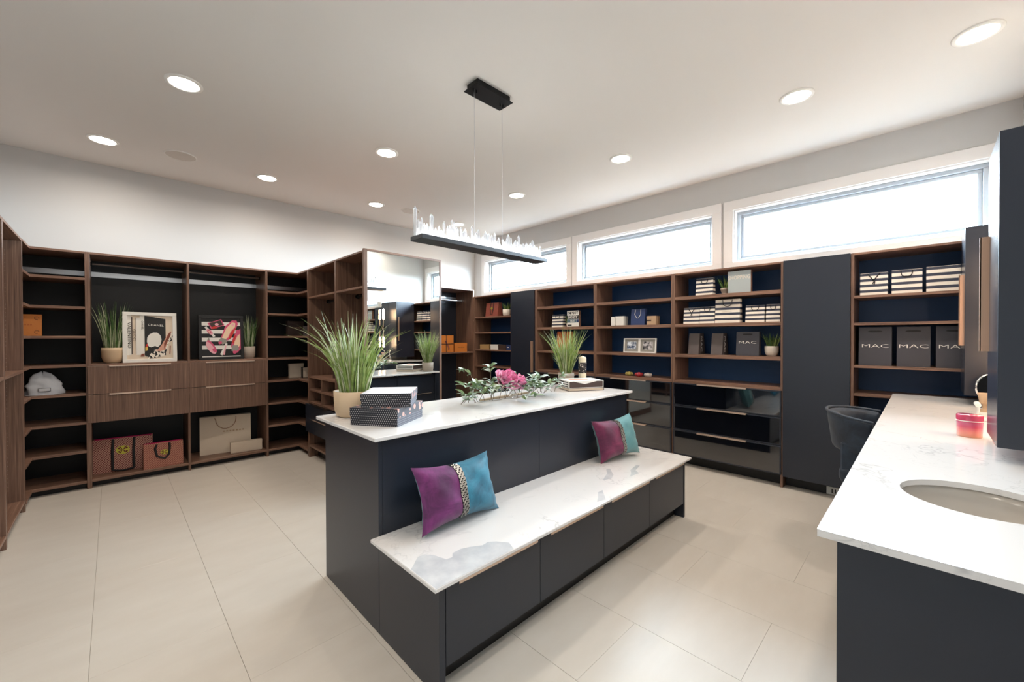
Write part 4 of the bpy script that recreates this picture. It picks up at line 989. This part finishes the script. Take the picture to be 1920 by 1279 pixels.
cushion(0.43, 0.318, 0.15, 'plum and pale teal cushion with bead band at the far end of the bench', (2.865, 1.73, 0.648), (R(-16), R(-3), R(-12)), PURPLE2, TEAL2, 0.52, 2)

# ================================================================== BACK WALL CONTENTS
plant((0.005, 5.73, 1.2), 'dark green grass plant in a beige bowl left of the white framed picture', 'bowl', POTC, 0.155, 0.088, 0.50, 0.17, 150, 31, GRASSD, GRASSP, 0.003, 0.12)
plant((1.20, 5.86, 1.2), 'dark green grass plant in a grey cup right of the black framed picture', 'cup', POTG, 0.145, 0.068, 0.42, 0.18, 130, 33, GRASSD, GRASSP, 0.0026, 0.15)
def frame(w_, h, fw_, dep, lab, loc, rotz, lean, fm, printer, bgm):
    t = thing('picture_frame', lab, 'picture', loc, rotz); t.rotation_euler = (-lean, 0, rotz)
    build('frame', MB().box(-w_/2, w_/2, 0, dep, 0, fw_, fm).box(-w_/2, w_/2, 0, dep, h-fw_, h, fm).box(-w_/2, -w_/2+fw_, 0, dep, fw_, h-fw_, fm).box(w_/2-fw_, w_/2, 0, dep, fw_, h-fw_, fm), t, world=False, bev=0.002)
    build('backing', MB().box(-w_/2+fw_*0.5, w_/2-fw_*0.5, dep*0.45, dep*0.8, fw_*0.5, h-fw_*0.5, bgm), t, world=False)
    iw, ih = w_-2*fw_, h-2*fw_; x0, z0 = -iw/2, fw_; yb = dep*0.45
    lay = [0]
    pr = MB()
    def Q(pts, m):
        lay[0] += 1; y_ = yb-0.0003*lay[0]
        pr.poly([(x0+u*iw, y_, z0+v*ih) for u, v in pts], m)
    tx = []
    printer(Q, tx, iw, ih)
    p = build('print', pr, t, world=False)
    for (s, u, v, size, m, roll_, sx) in tx:
        text('lettering', s, p, size, m, MF(x0+u*iw, yb-0.0003*(lay[0]+2), z0+v*ih, roll=roll_), ext=0.0001, sx=sx)
    return t
def ell(cx, cy, a, b, n=20, rot=0, k0=0, k1=None):
    return [(cx+a*math.cos(2*PI*k/n)*math.cos(rot)-b*math.sin(2*PI*k/n)*math.sin(rot), cy+a*math.cos(2*PI*k/n)*math.sin(rot)+b*math.sin(2*PI*k/n)*math.cos(rot)) for k in range(n)]
def pr1(Q, tx, w_, h):
    Q([(0.0, 0.1), (0.09, 0.1), (0.09, 1.0), (0.0, 1.0)], WHITE); Q([(0.09, 0.12), (0.115, 0.12), (0.115, 0.96), (0.09, 0.96)], BROWNC)
    Q([(0.115, 0.12), (0.18, 0.12), (0.18, 0.95), (0.115, 0.95)], CREAM); Q([(0.18, 0.12), (0.195, 0.12), (0.195, 0.95), (0.18, 0.95)], GREYP)
    Q([(0.195, 0.1), (0.27, 0.1), (0.27, 0.95), (0.195, 0.95)], WHITE); Q([(0.27, 0.1), (0.37, 0.1), (0.37, 1.0), (0.27, 1.0)], WHITE)
    Q([(0.372, 0.08), (0.84, 0.08), (0.84, 0.93), (0.372, 1.0)], BLACK)
    Q([(0.47, 0.28), (0.52, 0.27), (0.60, 0.30), (0.66, 0.27), (0.72, 0.33), (0.745, 0.45), (0.72, 0.55), (0.65, 0.61), (0.56, 0.61), (0.48, 0.57), (0.43, 0.50), (0.42, 0.40), (0.44, 0.32)], WHITE)
    Q([(0.40, 0.06), (0.52, 0.06), (0.54, 0.16), (0.46, 0.2), (0.40, 0.14)], BLACK); Q([(0.28, 0.06), (0.36, 0.06), (0.37, 0.13), (0.3, 0.12)], SKIN2)
    Q([(0.385, 0.18), (0.44, 0.2), (0.44, 0.28), (0.385, 0.27)], YEL); Q([(0.385, 0.27), (0.44, 0.28), (0.435, 0.36), (0.40, 0.33)], RED)
    Q([(0.92, 0.62), (1.0, 0.60), (1.0, 0.44), (0.90, 0.36), (0.87, 0.22), (0.80, 0.06), (0.60, 0.02), (0.43, 0.0), (0.44, 0.05), (0.56, 0.2), (0.86, 0.3)], COW)
    Q([(0.57, 0.2), (0.66, 0.22), (0.75, 0.33), (0.88, 0.56), (0.95, 0.65), (0.97, 0.62), (0.93, 0.5), (0.86, 0.33), (0.82, 0.2), (0.70, 0.17)], SKIN)
    Q([(0.80, 0.36), (0.90, 0.58), (0.96, 0.63), (0.955, 0.55), (0.86, 0.36), (0.80, 0.22)], SKIN2)
    Q([(0.93, 0.3), (0.955, 0.3), (0.94, 0.1), (0.92, 0.1)], SKIN2)
    tx += [('CHANEL', 0.62, 0.78, 0.030, WHITE, -0.08, 1.1), ('CHANEL', 0.325, 0.78, 0.022, BLACK, -PI/2, 1.1), ('GUCCI', 0.148, 0.55, 0.034, BROWNC, -PI/2, 1.2), ('VALENTINO', 0.045, 0.55, 0.036, BLACK, -PI/2, 1.35)]
def pr2(Q, tx, w_, h):
    for k in range(6): Q([(0, 0.005+k*0.2), (1, 0.005+k*0.2), (1, min(1, 0.005+k*0.2+(0.025 if k == 0 else 0.095))), (0, min(1, 0.005+k*0.2+(0.025 if k == 0 else 0.095)))], WHITE) if k < 5 else None
    Q([(0.15, 0.87), (0.50, 0.98), (0.58, 0.82), (0.24, 0.72)], PINK); Q([(0.19, 0.87), (0.48, 0.95), (0.55, 0.83), (0.26, 0.75)], BROWNC); Q(ell(0.38, 0.84, 0.05, 0.035), PINKL); Q([(0.24, 0.77), (0.36, 0.80), (0.40, 0.74), (0.26, 0.72)], RED)
    Q([(0.07, 0.76), (0.12, 0.79), (0.34, 0.54), (0.29, 0.51)], WHITE); Q(ell(0.20, 0.65, 0.10, 0.05, rot=-0.7), PINKL); Q(ell(0.19, 0.65, 0.055, 0.04, rot=-0.7), PINK); Q(ell(0.19, 0.65, 0.028, 0.02, rot=-0.7), PEACH)
    Q([(0.10, 0.36), (0.18, 0.53), (0.20, 0.38)], GREYP); Q(ell(0.23, 0.25, 0.19, 0.09, rot=-0.95), PINKL); Q(ell(0.25, 0.28, 0.19, 0.06, rot=-0.95), PINK); Q(ell(0.22, 0.25, 0.17, 0.06, rot=-0.95), PINKL); Q(ell(0.30, 0.18, 0.05, 0.035, rot=-0.9), PINK)
    Q([(0.45, 0.07), (0.51, 0.04), (0.65, 0.34), (0.60, 0.36)], WHITE); Q([(0.52, 0.06), (0.57, 0.05), (0.62, 0.3), (0.59, 0.3)], PINKL)
    Q([(0.42, 0.32), (0.50, 0.55), (0.60, 0.80), (0.78, 0.95), (0.90, 0.95), (0.94, 0.86), (0.86, 0.70), (0.74, 0.60), (0.70, 0.46), (0.55, 0.36)], PINK)
    Q([(0.50, 0.48), (0.62, 0.74), (0.78, 0.90), (0.87, 0.88), (0.86, 0.78), (0.74, 0.66), (0.66, 0.50), (0.56, 0.44)], PEACH); Q([(0.66, 0.44), (0.76, 0.66), (0.88, 0.76), (0.82, 0.62), (0.74, 0.48)], RED); Q(ell(0.80, 0.83, 0.035, 0.03), PINKL)
    Q([(0.40, 0.40), (0.48, 0.5), (0.62, 0.46), (0.64, 0.38), (0.52, 0.32)], GREYP); Q(ell(0.46, 0.37, 0.05, 0.035), PINK)
    Q([(0.80, 0.10), (0.74, 0.28), (0.78, 0.45), (0.86, 0.62), (1.0, 0.74), (1.0, 0.20), (0.9, 0.10)], PINK); Q([(0.80, 0.22), (0.84, 0.40), (0.92, 0.55), (0.98, 0.60), (0.98, 0.30), (0.90, 0.2)], PEACH)
    Q([(0.76, 0.35), (0.84, 0.56), (0.88, 0.55), (0.82, 0.35)], RED); Q([(0.74, 0.16), (0.78, 0.30), (0.92, 0.30), (0.96, 0.2), (0.84, 0.12)], GREYP); Q(ell(0.83, 0.12, 0.045, 0.045), PINK); Q(ell(0.93, 0.66, 0.05, 0.05), PINK)
frame(0.425, 0.52, 0.034, 0.03, 'white framed fashion print with books and a spotted high heel', (0.285, 5.655, 1.2), 0, R(4), WHITEP, pr1, CREAM)
frame(0.43, 0.51, 0.03, 0.03, 'black framed striped print with pink shoes and accessories', (0.905, 5.70, 1.2), 0, R(4), BLACK, pr2, BLACK)
# patterned shopping bags
def emblem(t, x, y, z, r, tilt=0.0):
    M = MF(x, y, z, tilt); mb = MB(); n = 32
    mb.prism([(r*math.cos(2*PI*k/n), r*0.82*math.sin(2*PI*k/n)) for k in range(n)], -0.0008, 0.0008, LIME, M)
    mb.prism([(r*0.84*math.cos(2*PI*k/n), r*0.68*math.sin(2*PI*k/n)) for k in range(n)], 0.0008, 0.0012, MAROON, M)
    for q in range(4):
        c = PI/2*q
        def rp(pts): return [(x_*math.cos(c)-y_*math.sin(c), (x_*math.sin(c)+y_*math.cos(c))*0.81) for x_, y_ in pts]
        mb.prism(rp([(0.08*r, -0.05*r), (0.8*r, -0.30*r), (0.82*r, 0), (0.8*r, 0.30*r), (0.08*r, 0.05*r)]), 0.0012, 0.0016, LIME, M)
        d = c+PI/4; mb.prism([(0.5*r*math.cos(d)+0.1*r*math.cos(2*PI*k/8), (0.5*r*math.sin(d)+0.1*r*math.sin(2*PI*k/8))*0.81) for k in range(8)], 0.0012, 0.0016, LIME, M)
    build('emblem', mb, t, world=False)
t, fy = paperbag('maroon lattice shopping bag with lime round emblem, taller of the pair on the lowest shelf', 0.455, 0.12, 0.335, (0.067, 5.79, 0.085), R(-8), WEAVE1, MAG, None, group='lattice shopping bags', name='shopping_bag')
for x in (-0.075, 0.085): build('ribbon_handle', MB().tube([(x, 0.026, 0.33), (x-0.004, fy(0.2)-0.004, 0.2), (x, -0.006, 0.02)], 0.0035, RIB, 8, flat=3.2), t, world=False)
build('ribbon_handle', MB().tube([(-0.075, -0.008, 0.02), (0.0, -0.012, 0.008), (0.085, -0.008, 0.02)], 0.003, RIB, 8, flat=3.0), t, world=False)
emblem(t, 0.0, fy(0.215)-0.004, 0.215, 0.052)
t, fy = paperbag('rust lattice shopping bag with looped black ribbon, smaller of the pair on the lowest shelf', 0.322, 0.10, 0.255, (0.381, 5.665, 0.085), R(1), WEAVE2, MAG, None, group='lattice shopping bags')
build('ribbon_handle', MB().tube([(-0.055, 0.018, 0.24), (-0.07, fy(0.19)-0.004, 0.2), (-0.055, fy(0.12)-0.006, 0.12), (-0.03, fy(0.1)-0.008, 0.105), (0.01, -0.004, 0.09), (0.04, fy(0.13)-0.006, 0.125), (0.05, fy(0.2)-0.004, 0.2), (0.048, 0.018, 0.245)], 0.004, RIB, 8, flat=2.4), t, world=False)
emblem(t, 0.005, fy(0.155)-0.004, 0.155, 0.033)
t, fy = paperbag('large cream paper shopping bag with thin cord handle in the right wardrobe bay', 0.50, 0.13, 0.435, (0.957, 5.835, 0.085), R(-7), CREAM, CREAM, None)
build('handle', MB().tube([(-0.11, 0.024, 0.42)]+[(-0.10*math.cos(PI*k/10), fy(0.3)-0.004, 0.40-0.115*math.sin(PI*k/10)) for k in range(11)]+[(0.10, 0.024, 0.42)], 0.004, mat('tan_cord', (170, 132, 104), 0.7), 6), t, world=False)
mbq = MB()
for q in range(7): mbq.box(-0.03+q*0.032, -0.012+q*0.032, fy(0.25)-0.004, fy(0.25)-0.003, 0.247, 0.262, TAN)
build('faint_print', mbq, t, world=False)
giftbox('flat_box', 'flat cream box standing against the large cream bag', 'box', 0.318, 0.055, 0.127, (1.143, 5.715, 0.085), R(-3), CREAM, CREAM, 0.3)
# corner shelf items
t = giftbox('orange_box', 'orange lettered box leaning in the left corner shelving', 'box', 0.24, 0.045, 0.20, (-0.585, 5.735, 1.474), R(3), ORANGE, ORANGE, 0.2); t.rotation_euler = (R(-8), 0, R(3))
mbq = MB()
for q in range(8): mbq.box(-0.07+q*0.017, -0.058+q*0.017, -0.0035, -0.0025, 0.098, 0.105, ORANGE2)
build('faint_print', mbq, t, world=False)
for zz, xx in ((0.165, 0.09), (0.035, 0.09)): build('round_mark', MB().tube([(xx+0.014*math.cos(a), -0.003, zz+0.014*math.sin(a)) for a in [k*0.3 for k in range(18)]], 0.0015, BROWNC, 5), t, world=False)
t = thing('dust_bag', 'crumpled grey-white drawstring dust bag in the left corner shelving', 'bag', (-0.455, 5.76, 0.926))
rnd = random.Random(8); mb = MB(); N = 28; L_ = 12; vs = []
for j in range(L_+1):
    s_ = j/L_; z = 0.19*s_+0.012*math.sin(7*s_); rr = (1-s_**2.4)**0.5*0.96+0.04
    for k in range(N):
        a = 2*PI*k/N; wv_ = 1+0.07*math.sin(5*a+3*s_)+0.06*math.sin(9*a-8*s_)*s_+0.05*math.sin(3*a+11*s_)+0.05*math.sin(2*a+1+14*s_)
        vs.append((0.118*rr*wv_*math.cos(a)-0.01*s_, 0.075*rr*wv_*math.sin(a), z*(1+0.10*math.sin(2*a+1)*s_)+0.002))
mb.add(vs, [(j*N+k, j*N+(k+1) % N, (j+1)*N+(k+1) % N, (j+1)*N+k) for j in range(L_) for k in range(N)], CLOTH, True); mb.add(vs[-N:], [tuple(range(N))], CLOTH)
build('pouch', mb, t, world=False)
build('label_patch', MB().box(-0.03, 0.045, -0.083, -0.081, 0.035, 0.068, BLACK).box(-0.027, 0.042, -0.084, -0.083, 0.038, 0.065, CLOTH), t, world=False)
build('cord', MB().tube([(0.1, -0.05, 0.006), (0.06, -0.085, 0.004), (-0.05, -0.088, 0.004), (-0.11, -0.05, 0.006)], 0.003, CLOTH, 6), t, world=False)
giftbox('brown_box', 'flat dark brown box left of the dust bag, lower of two', 'box', 0.16, 0.16, 0.055, (-0.66, 5.62, 0.926), 0, BROWNC, BROWNC, 0.5, group='dark brown boxes by the dust bag')
giftbox('brown_box', 'tall dark brown box left of the dust bag, resting on the flat one', 'box', 0.13, 0.12, 0.12, (-0.665, 5.64, 0.982), 0, BROWNC, BROWNC, 0.3, group='dark brown boxes by the dust bag')
t = giftbox('brown_box', 'square dark brown lettered box in the right corner shelving', 'box', 0.195, 0.07, 0.195, (1.72, 5.80, 1.474), R(2), BROWNC, BROWNC, 0.2)
text('lettering', 'GUCCI', t, 0.024, TAN, MF(0.0, -0.003, 0.105), sx=1.2, space=1.2)
giftbox('brown_box', 'small brown box in front of the square brown lettered box', 'box', 0.15, 0.08, 0.13, (1.86, 5.71, 1.474), R(-20), GREYC2, GREYC2, 0.25)
t = giftbox('white_box', 'square white box with dark trim in the right corner shelving', 'box', 0.175, 0.05, 0.185, (1.73, 5.81, 0.926), R(2), CREAM, CREAM, 0.2)
t = thing('white_box', 'smaller white box with black border overlapping the square white box', 'box', (1.825, 5.69, 0.926), R(3))
build('box_base', MB().box(-0.06, 0.06, 0.002, 0.05, 0, 0.14, BLACK), t, world=False); build('front_face', MB().box(-0.054, 0.054, 0, 0.002, 0.006, 0.134, CREAM), t, world=False)
giftbox('brown_box', 'tall dark brown box standing on the cubby shelf behind the big grass', 'box', 0.24, 0.12, 0.40, (1.80, 4.60, 0.989), -PI/2+R(8), BROWNC, BROWNC, 0.12)
# boxes in the open closet
t = giftbox('ribboned_box', 'large orange gift box tied with dark ribbon in the open closet', 'box', 0.30, 0.25, 0.288, (3.985, 5.62, 1.199), 0, ORANGE, ORANGE, 0.0)
build('ribbon', MB().box(-0.006, 0.006, -0.0035, 0.0, 0, 0.29, BROWNC).box(-0.153, 0.153, -0.003, 0.0, 0.135, 0.147, BROWNC).box(-0.006, 0.006, -0.002, 0.252, 0.2885, 0.291, BROWNC), t, world=False)
build('bow', MB().tube([(0, -0.006, 0.141), (-0.03, -0.02, 0.185), (-0.012, -0.02, 0.2), (0, -0.008, 0.145), (0.035, -0.02, 0.10), (0.05, -0.018, 0.05)], 0.005, PURR, 6, flat=0.5).tube([(0, -0.006, 0.141), (0.02, -0.02, 0.09), (0.03, -0.02, 0.04)], 0.004, PURR, 6, flat=0.5), t, world=False)
t = giftbox('orange_box', 'small plain orange box right of the ribboned gift box', 'box', 0.252, 0.15, 0.155, (4.29, 5.615, 1.199), R(-2), ORANGE, ORANGE, 0.3)
text('lettering', 'LOUIS VUITTON', t, 0.018, BROWNC, MF(0.0, -0.003, 0.08))

# ================================================================== WINDOW WALL CONTENTS
XI = 4.62
# far corner unit
t, fy = paperbag('terracotta shopping bag with black ribbon on the top shelf of the far corner unit', 0.31, 0.13, 0.235, (XI, 5.20, 1.805), RB, mat('terracotta_paper', (142, 74, 60), 0.55), MAG, None)
for x in (-0.03, 0.03): build('ribbon_handle', MB().tube([(x*1.1, 0.026, 0.23), (x*1.3, fy(0.13)-0.004, 0.13), (x*0.4, -0.004, 0.03)], 0.003, RIB, 8, flat=2.4), t, world=False)
emblem(t, 0, fy(0.14)-0.006, 0.14, 0.024)
plant((4.70, 4.90, 1.805), 'small grass plant in a white round pot beside the terracotta bag', 'cup', POTW, 0.11, 0.068, 0.15, 0.3, 110, 41, GRASSD, GRASS, 0.002)
for y, w_, h, m, lab in ((5.385, 0.235, 0.085, GOLDB, 'gold-tan low box, leftmost on the middle shelf of the far corner unit'), (5.13, 0.19, 0.085, WHITE, 'white low box next to the gold-tan box'), (4.935, 0.185, 0.085, BROWNC, 'brown low box right of the white low box')):
    giftbox('low_box', lab, 'box', w_, 0.12, h, (XI, y, 1.241), RB, m, m, 0.35)
t = giftbox('low_box', 'navy low box with white lettering, half hidden by the slim tall cabinet', 'box', 0.15, 0.12, 0.085, (XI, 4.755, 1.241), RB, BLUEC, BLUEC, 0.0)
build('white_mark', MB().box(-0.055, -0.01, -0.003, -0.002, 0.038, 0.052, WHITE), t, world=False)
# slogan block unit
def sbag(y0, y1, z, h, lab, hd='rope', d=0.09, xx=XI, lettering=False):
    t, fy = paperbag(lab, abs(y0-y1), d, h, (xx, (y0+y1)/2, z), RB, stripe_for(h), BLACK, hd, group='black and cream striped shopping bags')
    if lettering: text('lettering', 'SEPHORA', t, 0.018, WHITE, MF(0.0, fy(h*0.5)-0.003, h*0.52), sx=1.2)
    return t
sbag(3.86, 3.66, 1.596, 0.18, 'striped bag left of the bossy slogan block', 'rope')
plant((4.70, 3.615, 1.596), 'tiny green plant in a white pot squeezed beside the bossy slogan block', 'taper', POTW, 0.05, 0.035, 0.15, 0.35, 50, 43, GRASS, None, 0.003)
def sign(y0, y1, z, h, lab, lines, face, fg, sz):
    w_ = y0-y1; t = thing('slogan_block', lab, 'sign', (4.615, (y0+y1)/2, z), RB)
    build('block', MB().box(-w_/2, w_/2, 0.001, 0.05, 0, h, WX), t, world=False, bev=0.001); build('face', MB().box(-w_/2+0.002, w_/2-0.002, 0, 0.001, 0.002, h-0.002, face), t, world=False)
    for s, zz, size, m, sx in lines: text('lettering', s, t, size, m, MF(0, -0.0008, zz), sx=sx, bold=0.0008)
    return t
sign(3.575, 3.37, 1.596, 0.225, 'cream slogan block reading in bold letters that she is not bossy', [("I'M NOT", 0.190, 0.052, BLACK, 0.95), ('BOSSY', 0.132, 0.056, WHITE, 1.0), ('I JUST', 0.080, 0.036, WHITE, 0.95)], WHITE, BLACK, 0)
_s = bpy.data.objects['slogan_block']
build('dark_band', MB().box(-0.1, 0.1, -0.0006, 0.0, 0.106, 0.158, BLACK).box(-0.1, 0.06, -0.0006, 0.0, 0.058, 0.103, mat('slate_tile_print', (84, 110, 122), 0.5)).box(0.063, 0.1, -0.0006, 0, 0.058, 0.103, BLUEC).box(-0.09, -0.02, -0.0006, 0, 0.012, 0.03, BLACK), _s, world=False)
t, fy = paperbag('burnt orange shopping bag with black cord below the bossy slogan block', 0.24, 0.10, 0.275, (XI, 3.65, 1.255), RB, ORANGE2, ORANGE2, 'knot')
# photo frame unit
giftbox('white_box', 'slim white box standing in front of a white box, shelf above the double photo frame', 'box', 0.05, 0.12, 0.115, (XI-0.005, 2.835, 1.596), RB, WHITE, WHITE, 0.0)
giftbox('white_box', 'square white box left of the blue paper bag', 'box', 0.115, 0.11, 0.118, (XI+0.01, 2.745, 1.596), RB, WHITE, WHITE, 0.3)
t, fy = paperbag('slate blue paper bag with white cord handle', 0.185, 0.09, 0.20, (XI, 2.49, 1.596), RB, BLUEC, BLUEC, None)
build('handle', MB().tube([(-0.035, 0.018, 0.19), (-0.04, fy(0.12)-0.003, 0.13), (-0.01, fy(0.09)-0.003, 0.085), (0.012, fy(0.09)-0.003, 0.085), (0.04, fy(0.12)-0.003, 0.13), (0.035, 0.018, 0.19)], 0.0028, WHITE, 6), t, world=False)
t = giftbox('tan_box', 'tan gift box with dark front label right of the blue paper bag', 'box', 0.115, 0.10, 0.105, (XI, 2.31, 1.596), RB, TAN, TAN, 0.3)
build('label_strip', MB().box(-0.055, 0.0, -0.0025, -0.0015, 0.045, 0.06, BROWNC), t, world=False)
t = thing('double_photo_frame', 'white double photo frame with two grey pictures', 'picture', (XI+0.01, 2.475, 1.255), RB); t.rotation_euler = (R(-5), 0, RB)
PH1 = mat('blue_grey_photo', (120, 140, 164), 0.3); PH2 = mat('grey_photo', (110, 106, 112), 0.3)
for m_, a, b in ((PH1, (60, 80, 110), (226, 232, 240)), (PH2, (40, 40, 48), (206, 200, 202))): lk(m_, ramp(m_, noise(m_, coords(m_), 26, 2), [(0.38, a), (0.58, b)]), P(m_).inputs['Base Color'])
mb = MB()
for cx in (-0.108, 0.108):
    x0, x1, z1, f_ = cx-0.108, cx+0.108, 0.18, 0.014
    mb.box(x0, x1, 0, 0.02, 0, f_, WHITEP).box(x0, x1, 0, 0.02, z1-f_, z1, WHITEP).box(x0, x0+f_, 0, 0.02, f_, z1-f_, WHITEP).box(x1-f_, x1, 0, 0.02, f_, z1-f_, WHITEP).box(x0+f_, x1-f_, 0.01, 0.012, f_, z1-f_, GREYP)
build('frame', mb, t, world=False)
for cx, m_ in ((-0.108, PH1), (0.108, PH2)): build('photo', MB().box(cx-0.062, cx+0.062, 0.0085, 0.01, 0.042, 0.138, m_), t, world=False)
for y, c, lab in ((2.625, (206, 190, 110), 'yellow-green glass flower ornament'), (2.49, (206, 70, 76), 'red glass flower ornament'), (2.37, (226, 214, 204), 'clear white glass flower ornament')):
    t = thing('glass_flower', lab+' on the shelf below the double photo frame', 'ornament', (4.66, y, 0.961), 0, 'glass flower ornaments')
    mm = mat('tinted_glass', c, 0.1, ior=1.45, trans=0.35)
    build('petals', MB().lathe([(0.022, 0), (0.040, 0.01), (0.047, 0.025), (0.040, 0.042), (0.026, 0.047), (0.0, 0.034)], mm, n=40, fn=lambda a, z: 1+0.13*math.cos(8*a)), t, world=False)
    build('center', MB().lathe([(0.014, 0.036), (0.012, 0.05), (0, 0.053)], mm, n=12, cap0=False), t, world=False)
# striped bag unit
sbag(1.79, 1.61, 1.905, 0.185, 'striped bag on the top shelf left of the silver shopping sign', 'rope', lettering=True)
plant((4.70, 1.51, 1.905), 'small leafy grass in a flared clay pot left of the silver shopping sign', 'taper', POTG, 0.065, 0.045, 0.17, 0.45, 26, 47, GRASSD, GRASS, 0.006)
SILV = mat('silver_glitter_canvas', (178, 186, 186), 0.4, 0.2)
sign(1.458, 1.24, 1.905, 0.225, 'silver-grey block lettered SHOPPING on the top shelf', [('SHOPPING', 0.155, 0.056, POTW, 0.78)], SILV, WHITE, 0)
sbag(1.925, 1.752, 1.596, 0.178, 'striped bag with knotted cord, leftmost of the five in a row', 'knot')
sbag(1.748, 1.592, 1.596, 0.182, 'striped bag second from the left of the five in a row', 'rope')
sbag(1.586, 1.345, 1.596, 0.248, 'tallest striped bag with small lettering, third of the five in a row', 'rope', lettering=True)
sbag(1.292, 1.122, 1.596, 0.17, 'striped bag fourth from the left of the five in a row', 'rope')
sbag(1.108, 0.99, 1.596, 0.172, 'striped bag, rightmost of the five in a row', 'rope')
def mac(t, x, y, z, size, M=None):
    text('lettering', 'MAC', t, size, WHITE, M or MF(x, y, z), sx=2.0, bold=-0.0004)
for y0, y1, lab in ((1.885, 1.77, 'charcoal paper bag turned sideways, farther of the sideways pair'), (1.64, 1.525, 'charcoal paper bag turned sideways, nearer of the sideways pair')):
    t, fy = paperbag(lab, y0-y1, 0.20, 0.232, (XI+0.03, (y0+y1)/2, 1.255), RB, GREYC2, GREYC, None, group='charcoal sideways paper bags', crease=0.004)
    text('lettering', 'MAC', t, 0.062, WHITE, MR((y0-y1)/2+0.0005, 0.09, 0.115, -PI/2), sx=1.35)
t, fy = paperbag('charcoal paper bag with slot handle next to the round-potted grass', 0.21, 0.09, 0.245, (XI+0.02, 1.28, 1.255), RB, GREYC, BLACK, 'slot')
mac(t, 0, fy(0.13)-0.002, 0.135, 0.04)
plant((4.72, 1.08, 1.255), 'short grass plant in a white round bowl at the right end of the shelf', 'bowl', POTW, 0.10, 0.062, 0.16, 0.35, 90, 51, GRASSD, GRASS, 0.0022)
# right end unit
sbag(0.398, 0.222, 1.801, 0.19, 'striped bag with knotted cord, left of three in the right-end unit', 'knot')
sbag(0.198, 0.018, 1.801, 0.195, 'striped bag with looped cord, middle of three in the right-end unit', 'rope')
sbag(-0.004, -0.19, 1.801, 0.20, 'striped bag with small lettering, right of three in the right-end unit', None, lettering=True)
for (a, b), lab in zip(((0.405, 0.195), (0.165, -0.03), (-0.06, -0.26)), ('charcoal slot-handle bag, left of three in the right-end unit', 'charcoal slot-handle bag, middle of three in the right-end unit', 'charcoal slot-handle bag, right of three, half hidden by the brown-lit cabinet')):
    t, fy = paperbag(lab, a-b, 0.11, 0.325, (XI, (a+b)/2, 1.202), RB, GREYC, BLACK, 'slot', group='charcoal slot-handle bags')
    mac(t, 0, fy(0.165)-0.002, 0.165, 0.042)
